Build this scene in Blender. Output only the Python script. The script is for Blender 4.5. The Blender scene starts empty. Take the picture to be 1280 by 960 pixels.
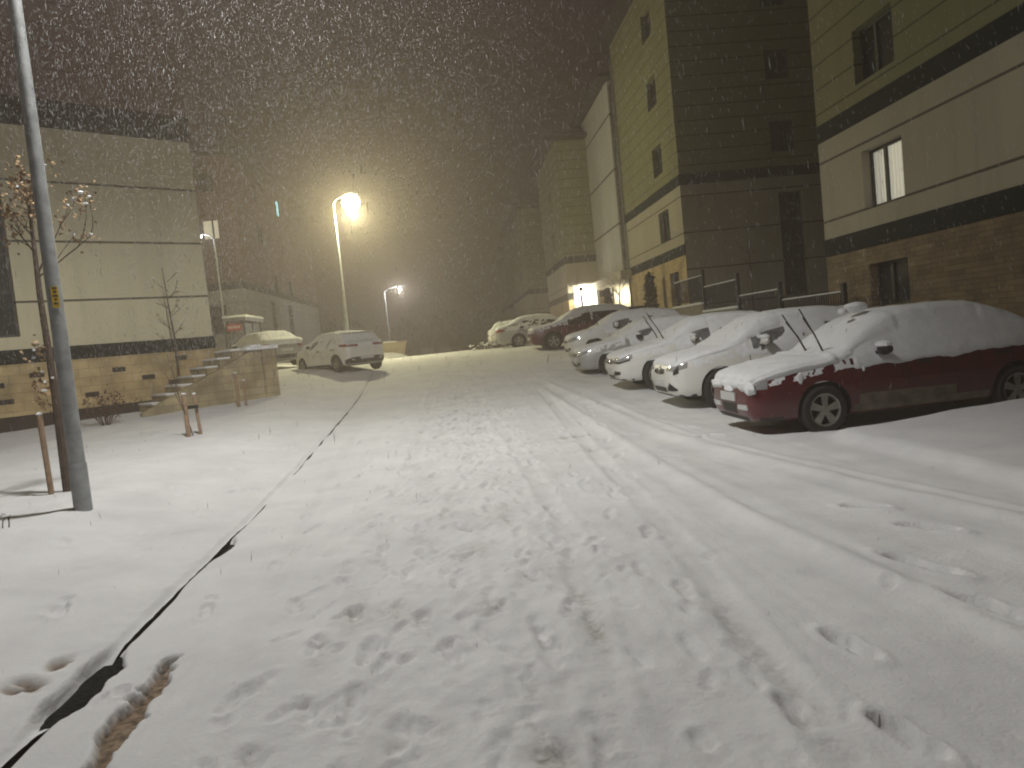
import bpy, bmesh, math, random
import numpy as np
from mathutils import Vector, Matrix
from mathutils.bvhtree import BVHTree

random.seed(7)
RNG = np.random.default_rng(11)
PI = math.pi
HAZE, SKY, EXPO, FLAKES = .0112, .023, -.15, 300000
scene = bpy.context.scene
COL = scene.collection

# ------------------------------------------------------------------ helpers
def link(o):
    COL.objects.link(o)
    return o

class MB:
    """collects vertices and faces; build() links them as ONE mesh object"""
    def __init__(self):
        self.v = []; self.f = []; self.mi = []
    def add(self, vs, fs, mi=0):
        n = len(self.v)
        self.v.extend([tuple(p) for p in vs])
        self.f.extend([tuple(i + n for i in q) for q in fs])
        self.mi.extend([mi] * len(fs))
    def box(self, c, s, rz=0, mi=0, rx=0):
        M = Matrix.Translation(Vector(c)) @ Matrix.Rotation(rz, 4, 'Z') @ Matrix.Rotation(rx, 4, 'X')
        x, y, z = s[0] / 2, s[1] / 2, s[2] / 2
        vs = [M @ Vector(p) for p in ((-x,-y,-z),(x,-y,-z),(x,y,-z),(-x,y,-z),(-x,-y,z),(x,-y,z),(x,y,z),(-x,y,z))]
        self.add(vs, [(0,3,2,1),(4,5,6,7),(0,1,5,4),(1,2,6,5),(2,3,7,6),(3,0,4,7)], mi)
    def bbox(self, x0, x1, y0, y1, z0, z1, mi=0):
        self.box(((x0+x1)/2, (y0+y1)/2, (z0+z1)/2), (abs(x1-x0), abs(y1-y0), abs(z1-z0)), 0, mi)
    def tube(self, pts, rad, n=8, cap=True, mi=0):
        pts = [Vector(p) for p in pts]
        rs = rad if isinstance(rad, (list, tuple)) else [rad] * len(pts)
        vs = []; fs = []
        up = Vector((0, 0, 1))
        for i, p in enumerate(pts):
            t = (pts[min(i+1, len(pts)-1)] - pts[max(i-1, 0)]).normalized()
            a = t.cross(up)
            if a.length < .05: a = t.cross(Vector((0, 1, 0)))
            a.normalize(); b = t.cross(a)
            for k in range(n):
                q = 2 * PI * k / n
                vs.append(p + (a * math.cos(q) + b * math.sin(q)) * rs[i])
        for i in range(len(pts) - 1):
            for k in range(n):
                k2 = (k + 1) % n
                fs.append((i*n+k, i*n+k2, (i+1)*n+k2, (i+1)*n+k))
        if cap:
            fs.append(tuple(range(n))); fs.append(tuple(reversed(range((len(pts)-1)*n, len(pts)*n))))
        self.add(vs, fs, mi)
    def lathe(self, prof, axis='Z', n=24, origin=(0,0,0), mi=0, closed=False):
        vs = []; fs = []; o = Vector(origin)
        for r, h in prof:
            for k in range(n):
                q = 2 * PI * k / n
                c, s = r * math.cos(q), r * math.sin(q)
                p = {'Z': (c, s, h), 'Y': (c, h, s), 'X': (h, c, s)}[axis]
                vs.append(o + Vector(p))
        m = len(prof)
        for i in range(m if closed else m - 1):
            j = (i + 1) % m
            for k in range(n):
                k2 = (k + 1) % n
                fs.append((i*n+k, i*n+k2, j*n+k2, j*n+k))
        self.add(vs, fs, mi)
    def prism(self, poly, z0, z1, mi=0):
        n = len(poly)
        vs = [(x, y, z0) for x, y in poly] + [(x, y, z1) for x, y in poly]
        fs = [tuple(reversed(range(n))), tuple(range(n, 2*n))] + [(i, (i+1) % n, n+(i+1) % n, n+i) for i in range(n)]
        self.add(vs, fs, mi)
    def blob(self, c, s, n=8, jit=.25, mi=0):
        vs = []; fs = []
        m = max(4, n // 2)
        for i in range(m + 1):
            th = PI * i / m
            for k in range(n):
                ph = 2 * PI * k / n
                r = 1 + jit * (random.random() - .5) * (0 if i in (0, m) else 1)
                vs.append((c[0]+s[0]*r*math.sin(th)*math.cos(ph), c[1]+s[1]*r*math.sin(th)*math.sin(ph), c[2]+s[2]*r*math.cos(th)))
        for i in range(m):
            for k in range(n):
                k2 = (k+1) % n
                fs.append((i*n+k, (i+1)*n+k, (i+1)*n+k2, i*n+k2))
        self.add(vs, fs, mi)
    def build(self, name, mat, parent=None, smooth=False, bevel=0, angle=35):
        me = bpy.data.meshes.new(name)
        me.from_pydata(self.v, [], self.f)
        mats = mat if isinstance(mat, (list, tuple)) else [mat]
        for m in mats: me.materials.append(m)
        if len(mats) > 1: me.polygons.foreach_set('material_index', self.mi)
        bm = bmesh.new(); bm.from_mesh(me)
        bmesh.ops.remove_doubles(bm, verts=bm.verts, dist=1e-5)
        bmesh.ops.recalc_face_normals(bm, faces=bm.faces)
        if bevel: bmesh.ops.bevel(bm, geom=list(bm.edges), offset=bevel, segments=2, affect='EDGES', profile=.6)
        bm.to_mesh(me); bm.free()
        if smooth:
            me.polygons.foreach_set('use_smooth', [True] * len(me.polygons))
            me.set_sharp_from_angle(angle=math.radians(angle))
        o = link(bpy.data.objects.new(name, me))
        if parent: o.parent = parent
        return o

def tag(o, label=None, cat=None, group=None, kind=None):
    if label: o['label'] = label
    if cat: o['category'] = cat
    if group: o['group'] = group
    if kind: o['kind'] = kind
    return o

def thing(name, label, cat, loc=(0,0,0), rz=0, group=None):
    o = link(bpy.data.objects.new(name, None))
    o.empty_display_size = .2
    o.location = loc; o.rotation_euler = (0, 0, rz)
    return tag(o, label, cat, group)

# ------------------------------------------------------------------ materials
def mat(name, color, rough=.7, metal=0, var=0, scale=6, bump=0, bscale=40, coat=0, spec=.5):
    m = bpy.data.materials.new(name); m.use_nodes = True
    nt = m.node_tree; b = nt.nodes['Principled BSDF']
    b.inputs['Base Color'].default_value = (*color, 1)
    b.inputs['Roughness'].default_value = rough
    b.inputs['Metallic'].default_value = metal
    b.inputs['Coat Weight'].default_value = coat
    b.inputs['Specular IOR Level'].default_value = spec
    tc = nt.nodes.new('ShaderNodeTexCoord')
    if var:
        n = nt.nodes.new('ShaderNodeTexNoise'); n.inputs['Scale'].default_value = scale; n.inputs['Detail'].default_value = 5
        nt.links.new(tc.outputs['Object'], n.inputs['Vector'])
        r = nt.nodes.new('ShaderNodeValToRGB')
        r.color_ramp.elements[0].position = .3; r.color_ramp.elements[1].position = .7
        r.color_ramp.elements[0].color = (*[c*(1-var) for c in color], 1)
        r.color_ramp.elements[1].color = (*[min(.95, c*(1+var)) for c in color], 1)
        nt.links.new(n.outputs['Fac'], r.inputs['Fac']); nt.links.new(r.outputs['Color'], b.inputs['Base Color'])
    if bump:
        n = nt.nodes.new('ShaderNodeTexNoise'); n.inputs['Scale'].default_value = bscale; n.inputs['Detail'].default_value = 4
        nt.links.new(tc.outputs['Object'], n.inputs['Vector'])
        bp = nt.nodes.new('ShaderNodeBump'); bp.inputs['Strength'].default_value = bump; bp.inputs['Distance'].default_value = .02
        nt.links.new(n.outputs['Fac'], bp.inputs['Height']); nt.links.new(bp.outputs['Normal'], b.inputs['Normal'])
    return m

def emis(name, color, strength):
    m = bpy.data.materials.new(name); m.use_nodes = True
    b = m.node_tree.nodes['Principled BSDF']
    b.inputs['Base Color'].default_value = (*color, 1)
    b.inputs['Emission Color'].default_value = (*color, 1)
    b.inputs['Emission Strength'].default_value = strength
    return m

def node(nt, t, **kw):
    n = nt.nodes.new(t)
    for k, v in kw.items():
        if k.startswith('i'): n.inputs[int(k[1:])].default_value = v
        else: setattr(n, k, v)
    return n

def facade_mat(name, color, period, width, zoff=0., vper=0., dark=.25, var=.08, stagger=False):
    """rendered or clad wall with dark horizontal joints every `period` metres up the object's z"""
    m = mat(name, color, .85, var=0, bump=.12, bscale=90)
    nt = m.node_tree; b = nt.nodes['Principled BSDF']
    tc = node(nt, 'ShaderNodeTexCoord'); sp = node(nt, 'ShaderNodeSeparateXYZ')
    nt.links.new(tc.outputs['Object'], sp.inputs[0])
    a = node(nt, 'ShaderNodeMath', operation='SUBTRACT', i1=zoff); nt.links.new(sp.outputs['Z'], a.inputs[0])
    d = node(nt, 'ShaderNodeMath', operation='DIVIDE', i1=period); nt.links.new(a.outputs[0], d.inputs[0])
    fr = node(nt, 'ShaderNodeMath', operation='FRACT'); nt.links.new(d.outputs[0], fr.inputs[0])
    lt = node(nt, 'ShaderNodeMath', operation='LESS_THAN', i1=width/period); nt.links.new(fr.outputs[0], lt.inputs[0])
    mask = lt.outputs[0]
    n1 = node(nt, 'ShaderNodeTexNoise'); n1.inputs['Scale'].default_value = .7; n1.inputs['Detail'].default_value = 6
    mp = node(nt, 'ShaderNodeMapping'); mp.inputs['Scale'].default_value = (1, 1, .35)
    nt.links.new(tc.outputs['Object'], mp.inputs['Vector']); nt.links.new(mp.outputs[0], n1.inputs['Vector'])
    r = node(nt, 'ShaderNodeValToRGB')
    r.color_ramp.elements[0].position = .3; r.color_ramp.elements[1].position = .7
    r.color_ramp.elements[0].color = (*[c*(1-var) for c in color], 1)
    r.color_ramp.elements[1].color = (*[c*(1+var) for c in color], 1)
    nt.links.new(n1.outputs['Fac'], r.inputs['Fac'])
    mx = node(nt, 'ShaderNodeMix', data_type='RGBA')
    # rain streaks and grime on the render
    m2 = node(nt, 'ShaderNodeMapping'); m2.inputs['Scale'].default_value = (2.2, 2.2, .16); nt.links.new(tc.outputs['Object'], m2.inputs['Vector'])
    n2 = node(nt, 'ShaderNodeTexNoise'); n2.inputs['Scale'].default_value = 1.; n2.inputs['Detail'].default_value = 5; nt.links.new(m2.outputs[0], n2.inputs['Vector'])
    sr = node(nt, 'ShaderNodeMapRange', i1=.50, i2=.75, i3=1., i4=.86); nt.links.new(n2.outputs['Fac'], sr.inputs[0])
    sm = node(nt, 'ShaderNodeMix', data_type='RGBA', blend_type='MULTIPLY'); sm.inputs[0].default_value = 1
    nt.links.new(r.outputs['Color'], sm.inputs[6]); nt.links.new(sr.outputs[0], sm.inputs[7])
    nt.links.new(mask, mx.inputs[0]); nt.links.new(sm.outputs[2], mx.inputs[6])
    mx.inputs[7].default_value = (*[c*dark for c in color], 1)
    nt.links.new(mx.outputs[2], b.inputs['Base Color'])
    return m

def stone_mat(name, c1, c2, mortar, scale=1., bw=.5, bh=.22):
    """coursed stone cladding; brick pattern laid on the wall by height and by x+y run"""
    m = mat(name, c1, .9)
    nt = m.node_tree; b = nt.nodes['Principled BSDF']
    tc = node(nt, 'ShaderNodeTexCoord'); sp = node(nt, 'ShaderNodeSeparateXYZ'); nt.links.new(tc.outputs['Object'], sp.inputs[0])
    ad = node(nt, 'ShaderNodeMath', operation='ADD'); nt.links.new(sp.outputs['X'], ad.inputs[0]); nt.links.new(sp.outputs['Y'], ad.inputs[1])
    cb = node(nt, 'ShaderNodeCombineXYZ'); nt.links.new(ad.outputs[0], cb.inputs[0]); nt.links.new(sp.outputs['Z'], cb.inputs[1])
    br = node(nt, 'ShaderNodeTexBrick'); nt.links.new(cb.outputs[0], br.inputs['Vector'])
    br.inputs['Scale'].default_value = scale; br.inputs['Brick Width'].default_value = bw; br.inputs['Row Height'].default_value = bh
    br.inputs['Mortar Size'].default_value = .006; br.inputs['Color1'].default_value = (*c1, 1); br.inputs['Color2'].default_value = (*c2, 1)
    br.inputs['Mortar'].default_value = (*mortar, 1); br.inputs['Bias'].default_value = -.1
    n1 = node(nt, 'ShaderNodeTexNoise'); n1.inputs['Scale'].default_value = 1.7; n1.inputs['Detail'].default_value = 6
    nt.links.new(tc.outputs['Object'], n1.inputs['Vector'])
    mr = node(nt, 'ShaderNodeMapRange', i1=.3, i2=.7, i3=.6, i4=1.25); nt.links.new(n1.outputs['Fac'], mr.inputs[0])
    mx = node(nt, 'ShaderNodeMix', data_type='RGBA', blend_type='MULTIPLY'); mx.inputs[0].default_value = 1
    nt.links.new(br.outputs['Color'], mx.inputs[6]); nt.links.new(mr.outputs[0], mx.inputs[7])
    nt.links.new(mx.outputs[2], b.inputs['Base Color'])
    bp = node(nt, 'ShaderNodeBump'); bp.inputs['Strength'].default_value = .5; bp.inputs['Distance'].default_value = .02
    nt.links.new(br.outputs['Fac'], bp.inputs['Height']); bp.invert = True
    nt.links.new(bp.outputs['Normal'], b.inputs['Normal'])
    return m

M = {}
M['snow'] = mat('snow', (.80, .81, .82), .75, var=.03, scale=5, bump=.35, bscale=60, spec=.3)
M['car_snow'] = mat('car_snow', (.76, .77, .78), .8, var=.05, scale=9, bump=.5, bscale=55, spec=.25)
M['thin_snow'] = mat('thin_snow', (.48, .49, .50), .85, var=.25, scale=14, bump=.6, bscale=80, spec=.2)
M['white_paint'] = mat('white_paint', (.72, .71, .67), .35, coat=.5, var=.05, scale=3)
M['silver_paint'] = mat('silver_paint', (.42, .42, .41), .35, .3, coat=.5, var=.05, scale=3)
M['grey_paint'] = mat('grey_paint', (.33, .33, .32), .4, .2, coat=.4, var=.05, scale=3)
M['red_paint'] = mat('red_paint', (.085, .006, .011), .35, coat=.4, var=.2, scale=5)
M['black'] = mat('black_plastic', (.012, .012, .013), .6)
M['tyre'] = mat('tyre_rubber', (.018, .018, .018), .9, bump=.3, bscale=60)
M['rim'] = mat('rim_alloy', (.30, .29, .26), .45, .6, var=.2, scale=20)
M['glass'] = mat('dark_glass', (.015, .016, .018), .08, spec=.7)
M['frost'] = mat('frosted_glass', (.13, .135, .14), .5, var=.5, scale=18, bump=.4, bscale=70)
M['lamp_clear'] = mat('headlight_glass', (.55, .56, .56), .08, .5, coat=1)
M['lamp_red'] = mat('tail_light_plastic', (.22, .012, .012), .2, coat=.6)
M['plate'] = mat('plate_white', (.55, .55, .55), .5)
M['chrome'] = mat('chrome', (.5, .5, .5), .2, 1)
M['sill_dirt'] = mat('muddy_sill', (.16, .135, .10), .9, var=.4, scale=7)
M['galv'] = mat('galvanised_steel', (.33, .345, .35), .6, .2, var=.22, scale=9, bump=.1, bscale=30)
M['dark_metal'] = mat('dark_iron', (.018, .018, .018), .6, .3)
M['grey_metal'] = mat('grey_metal', (.2, .2, .2), .5, .4, var=.1)
M['yellow'] = mat('yellow_sticker', (.62, .40, .02), .5)
M['ink'] = mat('sticker_ink', (.03, .025, .01), .7)
M['wood'] = mat('stake_wood', (.30, .20, .13), .85, var=.25, scale=12, bump=.3)
M['bark'] = mat('bark', (.085, .06, .045), .95, var=.3, scale=15, bump=.5)
M['dry_leaf'] = mat('dry_leaf', (.33, .22, .12), .8, var=.4, scale=9)
M['pine_leaf'] = mat('conifer_needles', (.03, .045, .022), .85, var=.35, scale=8)
M['shrub'] = mat('shrub_twigs', (.10, .08, .05), .9, var=.4, scale=8)
M['band'] = mat('dark_band', (.010, .015, .016), .8, var=.2, scale=2, spec=.2)
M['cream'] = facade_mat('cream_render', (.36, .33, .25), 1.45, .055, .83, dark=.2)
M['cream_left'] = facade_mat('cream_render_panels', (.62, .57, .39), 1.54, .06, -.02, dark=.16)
M['white_panel'] = facade_mat('white_panels', (.43, .42, .39), 2.9, .12, 0, dark=.15)
M['olive'] = facade_mat('olive_cladding', (.20, .195, .10), .58, .045, 0, dark=.35)
M['brick_red'] = facade_mat('brown_red_cladding', (.17, .105, .085), .58, .03, 0, dark=.5, var=.15)
M['pink_red'] = facade_mat('red_brown_cladding', (.13, .085, .072), .58, .035, 0, dark=.6, var=.15)
M['grey_cream'] = facade_mat('grey_cream_render', (.26, .25, .235), 1.55, .04, .7, dark=.5)
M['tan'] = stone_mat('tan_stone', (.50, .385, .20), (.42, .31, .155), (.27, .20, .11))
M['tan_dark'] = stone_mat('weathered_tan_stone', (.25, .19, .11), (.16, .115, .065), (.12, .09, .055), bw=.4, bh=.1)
M['roof'] = mat('dark_roof', (.035, .03, .03), .8, var=.3)
M['frame'] = mat('window_frame', (.03, .03, .032), .6)
M['pane'] = mat('window_pane', (.035, .037, .04), .12, spec=.6)
M['inset'] = mat('dark_stone_inset', (.03, .024, .018), .9)
M['stone_wall'] = stone_mat('rubble_stone', (.42, .35, .21), (.31, .25, .145), (.2, .16, .1), bw=.45, bh=.2)
M['concrete'] = mat('concrete', (.24, .22, .19), .9, var=.2, scale=6, bump=.3)
M['kerb'] = mat('wet_kerb', (.012, .013, .012), .8, var=.6, scale=25, bump=.6, bscale=50, spec=.08)
M['beige'] = mat('beige_metal', (.36, .30, .20), .6, var=.1)
M['sign_red'] = mat('sign_red', (.35, .05, .05), .5)
M['sign_white'] = mat('sign_white', (.6, .5, .5), .5)
M['door_white'] = mat('door_white', (.6, .6, .58), .5)
M['lit_wall'] = mat('porch_plaster', (.66, .62, .50), .9, var=.05)
M['lit_curtain'] = emis('lit_curtain', (.85, .82, .68), .42)
M['lit_window'] = emis('lit_window', (.9, .85, .68), .34)
M['cyan_window'] = emis('cyan_lit_window', (.35, .75, .8), 2.2)
M['lens_yellow'] = emis('lamp_lens_warm', (1., .90, .52), 60)
M['lens_white'] = emis('lamp_lens_white', (.9, .95, 1.), 7)
M['lens_near'] = emis('lamp_lens_led', (.95, .97, 1.), 30)
M['lens_porch'] = emis('porch_lamp_lens', (1., .95, .8), 30)

# curtain folds on the lit window
def curtain_folds(m):
    nt = m.node_tree; b = nt.nodes['Principled BSDF']
    tc = node(nt, 'ShaderNodeTexCoord'); w = node(nt, 'ShaderNodeTexWave'); w.bands_direction = 'Y'
    w.inputs['Scale'].default_value = 2.6; w.inputs['Distortion'].default_value = 1.5; w.inputs['Detail'].default_value = 1
    nt.links.new(tc.outputs['Object'], w.inputs['Vector'])
    mr = node(nt, 'ShaderNodeMapRange', i1=0., i2=1., i3=.22, i4=.5); nt.links.new(w.outputs['Fac'], mr.inputs[0])
    nt.links.new(mr.outputs[0], b.inputs['Emission Strength'])
curtain_folds(M['lit_curtain'])

# ------------------------------------------------------------------ camera
f_px, yaw, pit, rol, EYE = 930., math.radians(4.0), math.radians(3.38), math.radians(5.7), 1.6
Fv = Vector((math.sin(yaw)*math.cos(pit), math.cos(yaw)*math.cos(pit), -math.sin(pit)))
R0 = Vector((math.cos(yaw), -math.sin(yaw), 0)); U0 = R0.cross(Fv)
Rv = R0*math.cos(rol) - U0*math.sin(rol); Uv = U0*math.cos(rol) + R0*math.sin(rol)
cd = bpy.data.cameras.new('camera'); cam = link(bpy.data.objects.new('camera', cd))
cd.sensor_width = 36; cd.lens = f_px / 1280 * 36; cd.clip_end = 600; cd.clip_start = .05
cam.matrix_world = Matrix(((Rv.x, Uv.x, -Fv.x, 0), (Rv.y, Uv.y, -Fv.y, 0), (Rv.z, Uv.z, -Fv.z, EYE), (0, 0, 0, 1)))
scene.camera = cam

# ------------------------------------------------------------------ terrain
GY = np.array([-80, 0, 9, 13, 17, 21, 24, 27, 31, 36, 41, 48, 62, 95, 130, 220.])
GZ = np.array([-1.2, 0, .05, .16, .28, .45, .68, .93, 1.15, 1.26, 1.27, 1.12, .66, .1, -.2, -.8])
def pchip(x, xs, ys):
    x = np.asarray(x, float); h = np.diff(xs); d = np.diff(ys)/h
    m = np.zeros(len(xs)); m[0] = d[0]; m[-1] = d[-1]
    for i in range(1, len(xs)-1):
        if d[i-1]*d[i] > 0:
            w1 = 2*h[i]+h[i-1]; w2 = h[i]+2*h[i-1]
            m[i] = (w1+w2)/(w1/d[i-1]+w2/d[i])
    i = np.clip(np.searchsorted(xs, x)-1, 0, len(xs)-2)
    t = np.clip((x-xs[i])/h[i], 0, 1)
    return ((2*t**3-3*t**2+1)*ys[i]+(t**3-2*t**2+t)*h[i]*m[i]+(-2*t**3+3*t**2)*ys[i+1]+(t**3-t**2)*h[i]*m[i+1])
def gz(y): return pchip(y, GY, GZ)
def gzf(y): return float(gz(np.array([y]))[0])
def kx(y): return -1.98 - .039*np.clip(y, -10, 60)
def sst(a, b, x):
    t = np.clip((x-a)/(b-a), 0, 1); return t*t*(3-2*t)
def vnoise(x, y, seed):
    r = np.random.default_rng(seed); T = r.random((256, 256))
    xi = np.floor(x).astype(int); yi = np.floor(y).astype(int); fx = x-xi; fy = y-yi
    fx = fx*fx*(3-2*fx); fy = fy*fy*(3-2*fy)
    a = T[xi % 256, yi % 256]; b = T[(xi+1) % 256, yi % 256]; c = T[xi % 256, (yi+1) % 256]; d = T[(xi+1) % 256, (yi+1) % 256]
    return (a*(1-fx)+b*fx)*(1-fy)+(c*(1-fx)+d*fx)*fy - .5
def fbm(x, y, seed, o=4):
    s = 0; a = 1
    for k in range(o):
        s = s + a*vnoise(x*2**k, y*2**k, seed+k); a *= .5
    return s
def grow(a, b, d0, ratio):
    out = [a]; d = d0
    while out[-1] < b:
        out.append(out[-1]+d); d *= ratio
    return out
def poly_dist(X, Y, pts):
    """sideways distance from a polyline that runs along Y, with an end fade"""
    p = np.array(sorted(pts, key=lambda q: q[1]))
    cx = np.interp(Y, p[:, 1], p[:, 0])
    fade = sst(p[0, 1]-.8, p[0, 1]+.2, Y)*(1-sst(p[-1, 1]-.5, p[-1, 1]+2, Y))
    return X-cx, fade

def verge_rise(X, Y):
    s = kx(Y)-X
    return .03 + .06*sst(.05, .5, s) + .22*sst(.3, 2.0, s)*(1-.35*sst(10, 16, Y)) + .25*sst(4., 9, s)*sst(17, 24, Y)

# footprints: x, y, heading, length, width, depth
FEET = []
rf = random.Random(5)
for (x, y, a, s) in ((3.05,5.56,.75,.9),(3.11,4.85,.6,1.),(2.63,4.2,.35,1.3),(2.55,3.5,.3,1.25),(1.7,3.32,.2,.9),(1.5,2.55,.2,.9)):
    FEET.append((x, y, a, .19*s, .06*s, .052))
def walk(x0, y0, x1, y1, step=.62, dep=.03, jit=.05):
    L = math.hypot(x1-x0, y1-y0); n = int(L/step); h = math.atan2(-(x1-x0), (y1-y0))
    for i in range(n):
        t = (i+rf.random()*.3)/n; sd = .11*(1 if i % 2 else -1)
        FEET.append((x0+(x1-x0)*t+sd*math.cos(h)+rf.uniform(-jit, jit), y0+(y1-y0)*t+sd*math.sin(h)+rf.uniform(-jit, jit), h+rf.uniform(-.3, .3),
                     .165*rf.uniform(.85, 1.15), .052*rf.uniform(.85, 1.15), dep*rf.uniform(.3, .95)))
walk(-1.15, 2.2, -.75, 15); walk(-.8, 1.9, -.2, 16, dep=.035); walk(-.35, 1.8, .1, 18, dep=.035)
walk(.15, 2.0, .45, 17); walk(.3, 2.2, .9, 13, dep=.03); walk(-.6, 2.0, .5, 15); walk(1.05, 2.2, 1.3, 8, dep=.025)
walk(-1.7, 5, -1.2, 16, dep=.025); walk(-2.9, 3.0, -3.0, 9, dep=.03); walk(1.5, 7, 2.6, 17, dep=.02)
for i in range(440):
    y = 2.0+15*rf.random()**1.3
    FEET.append((rf.gauss(-.05, .85), y, rf.uniform(-.6, .6), .14*rf.uniform(.4, 1.2), .042*rf.uniform(.5, 1.2), rf.uniform(.006, .020)))
for i in range(16):
    FEET.append((rf.uniform(2.2, 3.6), rf.uniform(8, 17), rf.uniform(-1.5, 1.5), .13, .055, rf.uniform(.02, .035)))
for i in range(22):
    FEET.append((rf.uniform(-3.6, -2.6), rf.uniform(4, 14), rf.uniform(-.8, .8), .13, .06, rf.uniform(.012, .03)))

RIDGES = [([(2.35,18.9),(2.64,13.4),(2.8,10.3),(3.21,7.74),(3.5,6.1),(3.8,4.5),(4.2,2.5)], .11, .030),
          ([(2.0,18.),(2.11,12.1),(2.15,7.4),(2.18,5.7),(2.29,4.6),(2.45,2.9)], .09, .032),
          ([(2.9,14.),(3.05,10.),(3.45,7.6),(3.8,5.9),(4.1,4.)], .06, .014)]
GROOVES = [([(.42,17.),(.69,11.),(.73,7.4),(.71,5.5),(.62,4.4),(.45,2.6)], .08, .010),
           ([(-1.95,13.),(-1.66,7.4),(-1.42,4.9),(-1.2,3.0)], .08, .009),
           ([(-.75,20.),(-.75,9.),(-.8,5.),(-.9,2.5)], .09, .008),
           ([(1.95,18.),(1.65,10.),(1.45,5.),(1.2,2.3)], .08, .010),
           ([(2.6,14.),(2.62,9.),(2.75,6.5),(2.9,4.)], .22, .014)]

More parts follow.
